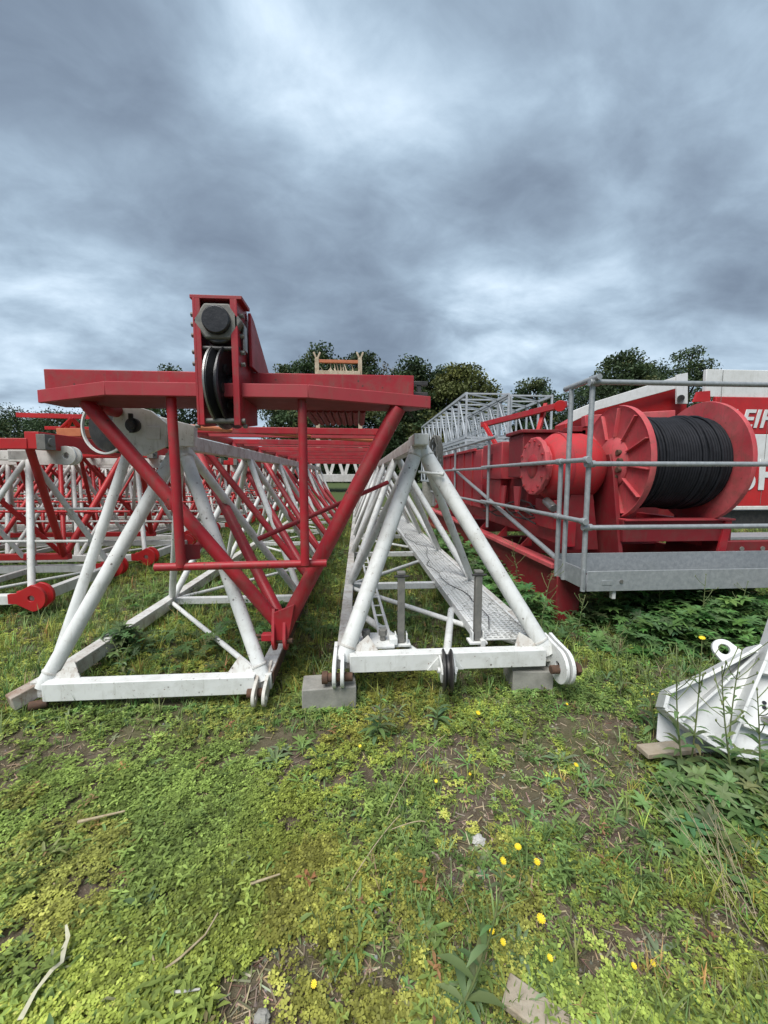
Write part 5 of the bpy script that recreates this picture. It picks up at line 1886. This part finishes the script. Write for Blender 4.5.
def tall_weed(px, py, top_px, top_py, lab, Z=0.0, buds=8, leaves=14, flower=False, r=0.0042, leafL=0.085):
    b0 = U(px, py, Z=0.0)
    d_ = ray(top_px, top_py)
    t0 = b0.y / d_.y
    tp = V((0, 0, EYE)) + d_ * t0
    root = thing('tall_weed', lab, 'weed', (b0.x, b0.y, near_z(b0.x, b0.y)), group='tall weeds standing in the yard')
    ctrl = (b0 + tp) / 2 + V((random.uniform(-.04, .04), random.uniform(-.05, .05), 0.02))
    pts = bezier(V((b0.x, b0.y, -0.01)), ctrl, tp, 12)
    m__ = MB().path(pts, r, 6, rr=[r * (1.1 - 0.6 * i / 12) for i in range(13)])
    L = (tp - b0).length
    tips = [tp]
    for k in range(buds):
        i = random.randint(6, 11)
        a = random.uniform(0, 6.28)
        e = pts[i] + V((math.cos(a) * 0.16 * L, math.sin(a) * 0.16 * L, random.uniform(0.08, 0.22) * L))
        m__.path([pts[i], pts[i].lerp(e, 0.5) + V((0, 0, -0.01)), e], r * 0.5, 5)
        tips.append(e)
    m__.build('stem', 'stem', root)
    leaves = leaves * 2
    pp = Plants()
    lv, lq = leaf_t(leafL, leafL * 0.24, 0.7, 0.6)
    PP, yw, sc2 = [], [], []
    for k in range(leaves):
        i = min(11, int(12 * (random.random() ** 1.6)))
        PP.append(tuple(pts[i].lerp(pts[i + 1], random.random())))
        yw.append(random.uniform(0, 6.28))
        sc2.append((1.5 - 1.1 * i / 12) * random.uniform(0.6, 1.1))
    pp.add(lv, lq, np.array(PP), np.array(yw), np.array(sc2), vary((0.14, 0.21, 0.085), leaves, rp, 0.2))
    ob = np_mesh('leaves', np.concatenate(pp.v), np.concatenate(pp.q), 'leaf', np.clip(np.concatenate(pp.c), .005, .6))
    ob.parent = root
    ob.matrix_parent_inverse = root.matrix_basis.inverted()
    for e in tips:
        MB().lathe([(0.001, -0.004), (0.0035, 0.0), (0.0045, 0.005), (0.002, 0.011), (0.0005, 0.014)], axis_frame(e, (random.uniform(-.3, .3), random.uniform(-.3, .3), 1)), 7).build('bud', 'stem', root)
    if flower:
        flower_head(tips[0] + V((0, 0, .010)), root, 0.014)
    return root


def flower_head(c_, root, r_=0.012):
    m__ = MB()
    tilt = V((random.uniform(-.4, .3), random.uniform(-.7, -.1), 1)).normalized()
    fr = axis_frame(c_, tilt)
    for k in range(11):
        a = 2 * math.pi * k / 11
        u = V((math.cos(a), math.sin(a), 0))
        v_ = V((-math.sin(a), math.cos(a), 0))
        m__.add([u * r_ * .2 - v_ * r_ * .1, u * r_ - v_ * r_ * .2 + V((0, 0, r_ * .25)), u * r_ * 1.08 + V((0, 0, r_ * .2)), u * r_ + v_ * r_ * .2 + V((0, 0, r_ * .25)), u * r_ * .2 + v_ * r_ * .1], [(0, 1, 2, 3, 4)], fr)
    m__.lathe([(0.0005, -r_ * .1), (r_ * .3, 0), (r_ * .25, r_ * .2), (0.0005, r_ * .28)], fr, 8)
    return m__.build('flower_head', 'petal', root, smooth=60)


def yellow_flower(px, py, hgt, lab, r_=0.011):
    q_ = U(px, py, Z=hgt)
    root = thing('yellow_flower', lab, 'flower', (q_.x, q_.y, near_z(q_.x, q_.y)), group='yellow flowers in the grass')
    b0 = V((q_.x + random.uniform(-.02, .02), q_.y + random.uniform(0, .02), near_z(q_.x, q_.y) - .003))
    MB().path(bezier(b0, (b0 + q_) / 2 + V((0.01, 0, 0)), q_, 6), 0.0015, 5).build('stem', 'stem', root)
    flower_head(q_, root, r_)


fl_list = [(478, 713, .10, .014, 'yellow flower just below the hanging sheave'), (518, 847, .10, .013, 'upper right yellow flower of the trio near the white stone'), (503, 861, .09, .012, 'yellow flower of the trio closest to the white stone'),
           (537, 862, .07, .012, 'right yellow flower of the trio near the white stone'), (541, 919, .07, .014, 'largest yellow flower in the lower part of the yard'), (492, 931, .06, .009, 'small yellow flower left of the largest one, upper of two'),
           (503, 942, .05, .009, 'small yellow flower left of the largest one, lower of two'), (550, 958, .05, .009, 'yellow flower just above the half buried board'), (634, 966, .03, .008, 'left of the two small yellow flowers low at right'),
           (653, 963, .03, .008, 'right of the two small yellow flowers low at right'), (576, 765, .05, .012, 'yellow flower midway between the stone and the short plank'), (360, 746, .06, .008, 'yellow flower under the front beam of the middle section'),
           (436, 781, .04, .008, 'lone yellow flower above and left of the white stone'), (314, 984, .03, .009, 'yellow flower low down left of the middle'), (653, 695, .08, .011, 'yellow flower left of the white bracket'),
           (729, 845, .04, .008, 'yellow flower below the weeds at the right edge'), (470, 774, .04, .007, 'tiny yellow flower above the white stone'), (567, 704, .05, .008, 'tiny yellow flower near the right corner pin of the middle section')]
for px, py, hg, r_, lab in fl_list:
    yellow_flower(px, py, hg, lab, r_)

tall_weed(684, 775, 678, 650, 'tall thin weed in front of the left tip of the white bracket', buds=9, leaves=18, leafL=0.09)
tall_weed(690, 770, 702, 640, 'tall weed with a yellow flower left of the lifting eye', buds=7, leaves=12, flower=True)
tall_weed(728, 770, 742, 650, 'tall weed crossing the ribs of the white bracket', buds=5, leaves=14)
tall_weed(735, 790, 722, 668, 'leafy tall weed between the other two in front of the white bracket', buds=8, leaves=16)
tall_weed(655, 730, 648, 668, 'scruffy weed just left of the white bracket tip', buds=9, leaves=12)
tall_weed(760, 800, 757, 690, 'tall weed at the very right edge in front of the bracket', buds=6, leaves=14)
tall_weed(622, 690, 608, 632, 'dry weed standing right of the middle section corner', buds=12, leaves=6)
tall_weed(462, 1005, 503, 868, 'long leaning flower stalk right of the middle foreground', buds=2, leaves=10, r=0.004)
tall_weed(437, 720, 440, 690, 'short weed under the hanging sheave', buds=4, leaves=8)
tall_weed(376, 735, 380, 695, 'short yellow weed left of the hanging sheave', buds=8, leaves=14)
tall_weed(540, 640, 552, 572, 'weed climbing beside the red foot of the winch platform', buds=6, leaves=12)
tall_weed(700, 640, 706, 575, 'weed under the grey toe board left of the frame edge', buds=5, leaves=14)
tall_weed(664, 632, 660, 588, 'leafy weed below the bolt of the grey toe board', buds=4, leaves=16)
tall_weed(520, 600, 512, 540, 'weed by the side beam of the winch platform', buds=5, leaves=14)
tall_weed(575, 645, 583, 600, 'short weed right in front of the red foot', buds=5, leaves=14)
tall_weed(738, 640, 748, 582, 'weed in front of the grey toe board at right', buds=6, leaves=10)
tall_weed(130, 690, 112, 640, 'leafy weed inside the left white section near its chord', buds=5, leaves=16)
tall_weed(325, 700, 330, 655, 'weed beside the concrete block', buds=5, leaves=10)

# large leafy clumps that stand out
def clump(px, py, sc, lab, tint=(0.19, 0.28, 0.09), n=16, L=0.14, w=0.028, rise=1.0):
    q_ = U(px, py, Z=0)
    v_, f_ = rosette_t(rp, n, L, w, rise)
    v2, f2 = rosette_t(rp, n // 2, L * 0.6, w, rise * 1.8)
    v_, f_ = merge_t([(v_, f_), (v2, f2)])
    ob = np_mesh('leafy_clump', v_ * sc * 0.75, f_, 'leaf', vary(tint, len(v_), rp, 0.10))
    ob.location = (q_.x, q_.y, near_z(q_.x, q_.y))
    ob.rotation_euler = (0, 0, rp.uniform(0, 6.28))
    tag(ob, lab, 'plant', 'leafy clumps in the yard')


for a in [(425, 935, 0.9, 'upright leafy clump low in the middle of the yard'), (520, 955, 0.7, 'grey-green rosette near the flowers at the bottom', (0.20, 0.27, 0.14)), (390, 790, 1.0, 'long-leaved clump below the concrete block'),
          (275, 760, 0.9, 'spiky pale clump in front of the right foot of the left section', (0.20, 0.28, 0.13)), (470, 985, 0.8, 'rosette next to the half buried board', (0.18, 0.26, 0.12)), (705, 795, 1.1, 'dark dock clump under the white bracket'),
          (745, 815, 1.1, 'dark dock clump at the right edge below the bracket'), (600, 700, 1.1, 'large rosette between the middle section and the bracket'), (560, 760, 0.9, 'grey rosette beside the lone flower at right', (0.19, 0.26, 0.14)),
          (650, 705, 0.9, 'rosette just left of the white bracket'), (330, 960, 0.5, 'small clump among debris at the bottom'), (360, 700, 0.9, 'clump right of the concrete block'), (680, 830, 0.9, 'dark clump below and left of the bracket')]:
    clump(*a[:4], **({'tint': a[4]} if len(a) > 4 else {}))

# dry grass stalks sweeping over the ground at right
m_ = MB()
for k in range(15):
    p0 = U(768 - random.uniform(0, 40), 880 + random.uniform(-20, 60), Z=0.03)
    p2 = U(random.uniform(640, 720), random.uniform(755, 820), Z=0.06)
    m_.path(bezier(p0, (p0 + p2) / 2 + V((random.uniform(-.06, .06), 0, random.uniform(.02, .12))), p2, 7), 0.0011, 4)
tag(m_.build('dry_stalks', 'dry', None), 'sheaf of dry pale grass stalks bent over at the right edge', 'dry grass')
m_ = MB()
for (a, b_, c_) in [((385, 820), (410, 760), (445, 735)), ((340, 900), (375, 840), (400, 815)), ((390, 830), (420, 818), (425, 822))]:
    m_.path(bezier(U(*a, Z=0.02), U(*b_, Z=0.07), U(*c_, Z=0.05), 8), 0.0022, 5)
tag(m_.build('bent_stalk', 'dry', None), 'pale bent grass stalks left of the white stone', 'dry grass')

# ribbon
m_ = MB()
rb_pts = [(20, 1020), (35, 992), (52, 970), (62, 962), (64, 948), (68, 938), (66, 925)]
pw = [0.010, 0.012, 0.009, 0.007, 0.010, 0.009, 0.004]
L3 = [U(a, b_, Z=0.028 + 0.006 * (i % 3)) for i, (a, b_) in enumerate(rb_pts)]
vs_, fs = [], []
for i, q in enumerate(L3):
    tdir = (L3[min(i + 1, 6)] - L3[max(i - 1, 0)]).normalized()
    sd = V((tdir.y, -tdir.x, 0.5 * math.sin(i * 1.6))).normalized() * pw[i] * 0.8
    for zz in (0.0, 0.0015):
        vs_ += [q - sd + V((0, 0, zz)), q + sd + V((0, 0, zz))]
for i in range(6):
    b_ = 4 * i
    fs += [(b_, b_ + 1, b_ + 5, b_ + 4), (b_ + 2, b_ + 6, b_ + 7, b_ + 3), (b_, b_ + 4, b_ + 6, b_ + 2), (b_ + 1, b_ + 3, b_ + 7, b_ + 5)]
fs += [(0, 2, 3, 1), (24, 25, 27, 26)]
m_.add(vs_, fs)
tag(m_.build('plastic_ribbon', 'ribbon', None), 'pale twisted plastic ribbon on the clover at lower left', 'ribbon')


def stone(px, py, s_, lab, mat='stone', grp=None):
    q_ = U(px, py, Z=0.01)
    bm_ = bmesh.new()
    bmesh.ops.create_icosphere(bm_, subdivisions=3, radius=1)
    for v_ in bm_.verts:
        k_ = 1 + 0.25 * (float(vn(v_.co.x * 2 + px, v_.co.y * 2 + v_.co.z * 1.7, 1.3, 3)) - 0.5) * 2
        v_.co = V((v_.co.x * s_ * k_, v_.co.y * s_ * 0.8 * k_, v_.co.z * s_ * 0.6 * k_))
    me = bpy.data.meshes.new('stone')
    bm_.to_mesh(me)
    bm_.free()
    me.materials.append(M[mat])
    ob = bpy.data.objects.new('stone', me)
    COL.objects.link(ob)
    ob.location = (q_.x, q_.y, 0.012 + near_z(q_.x, q_.y))
    tag(ob, lab, 'stone', grp)


stone(479, 837, 0.032, 'white stone lying in the weeds left of the yellow flowers')
stone(262, 1015, 0.024, 'grey stone at the bottom edge left of the middle', 'concrete')
stone(494, 796, 0.014, 'small pinkish stone above the white stone', 'concrete')


def twig(pts, r_, lab, mat='dry'):
    P_ = [U(a, b_, Z=z) for a, b_, z in pts]
    tag(MB().path(P_, r_, 7, rr=[r_ * (1.1 - 0.5 * i / (len(P_) - 1)) for i in range(len(P_))]).build('twig', mat, None), lab, 'twig')


twig([(250, 884, .03), (262, 880, .035), (280, 874, .035)], 0.005, 'short thick pale twig on the clover left of the middle')
twig([(160, 973, .025), (180, 958, .04), (205, 935, .04), (218, 913, .05)], 0.0042, 'long thin twig among the debris at lower left')
twig([(78, 822, .03), (95, 818, .035), (125, 811, .03)], 0.007, 'flat pale piece of wood in the moss at left')
twig([(152, 955, .04), (155, 965, .03), (166, 974, .02)], 0.003, 'small upright twig beside the long twig')
twig([(170, 993, .03), (200, 989, .035)], 0.0045, 'white plastic cable tie near the bottom edge', 'stone')
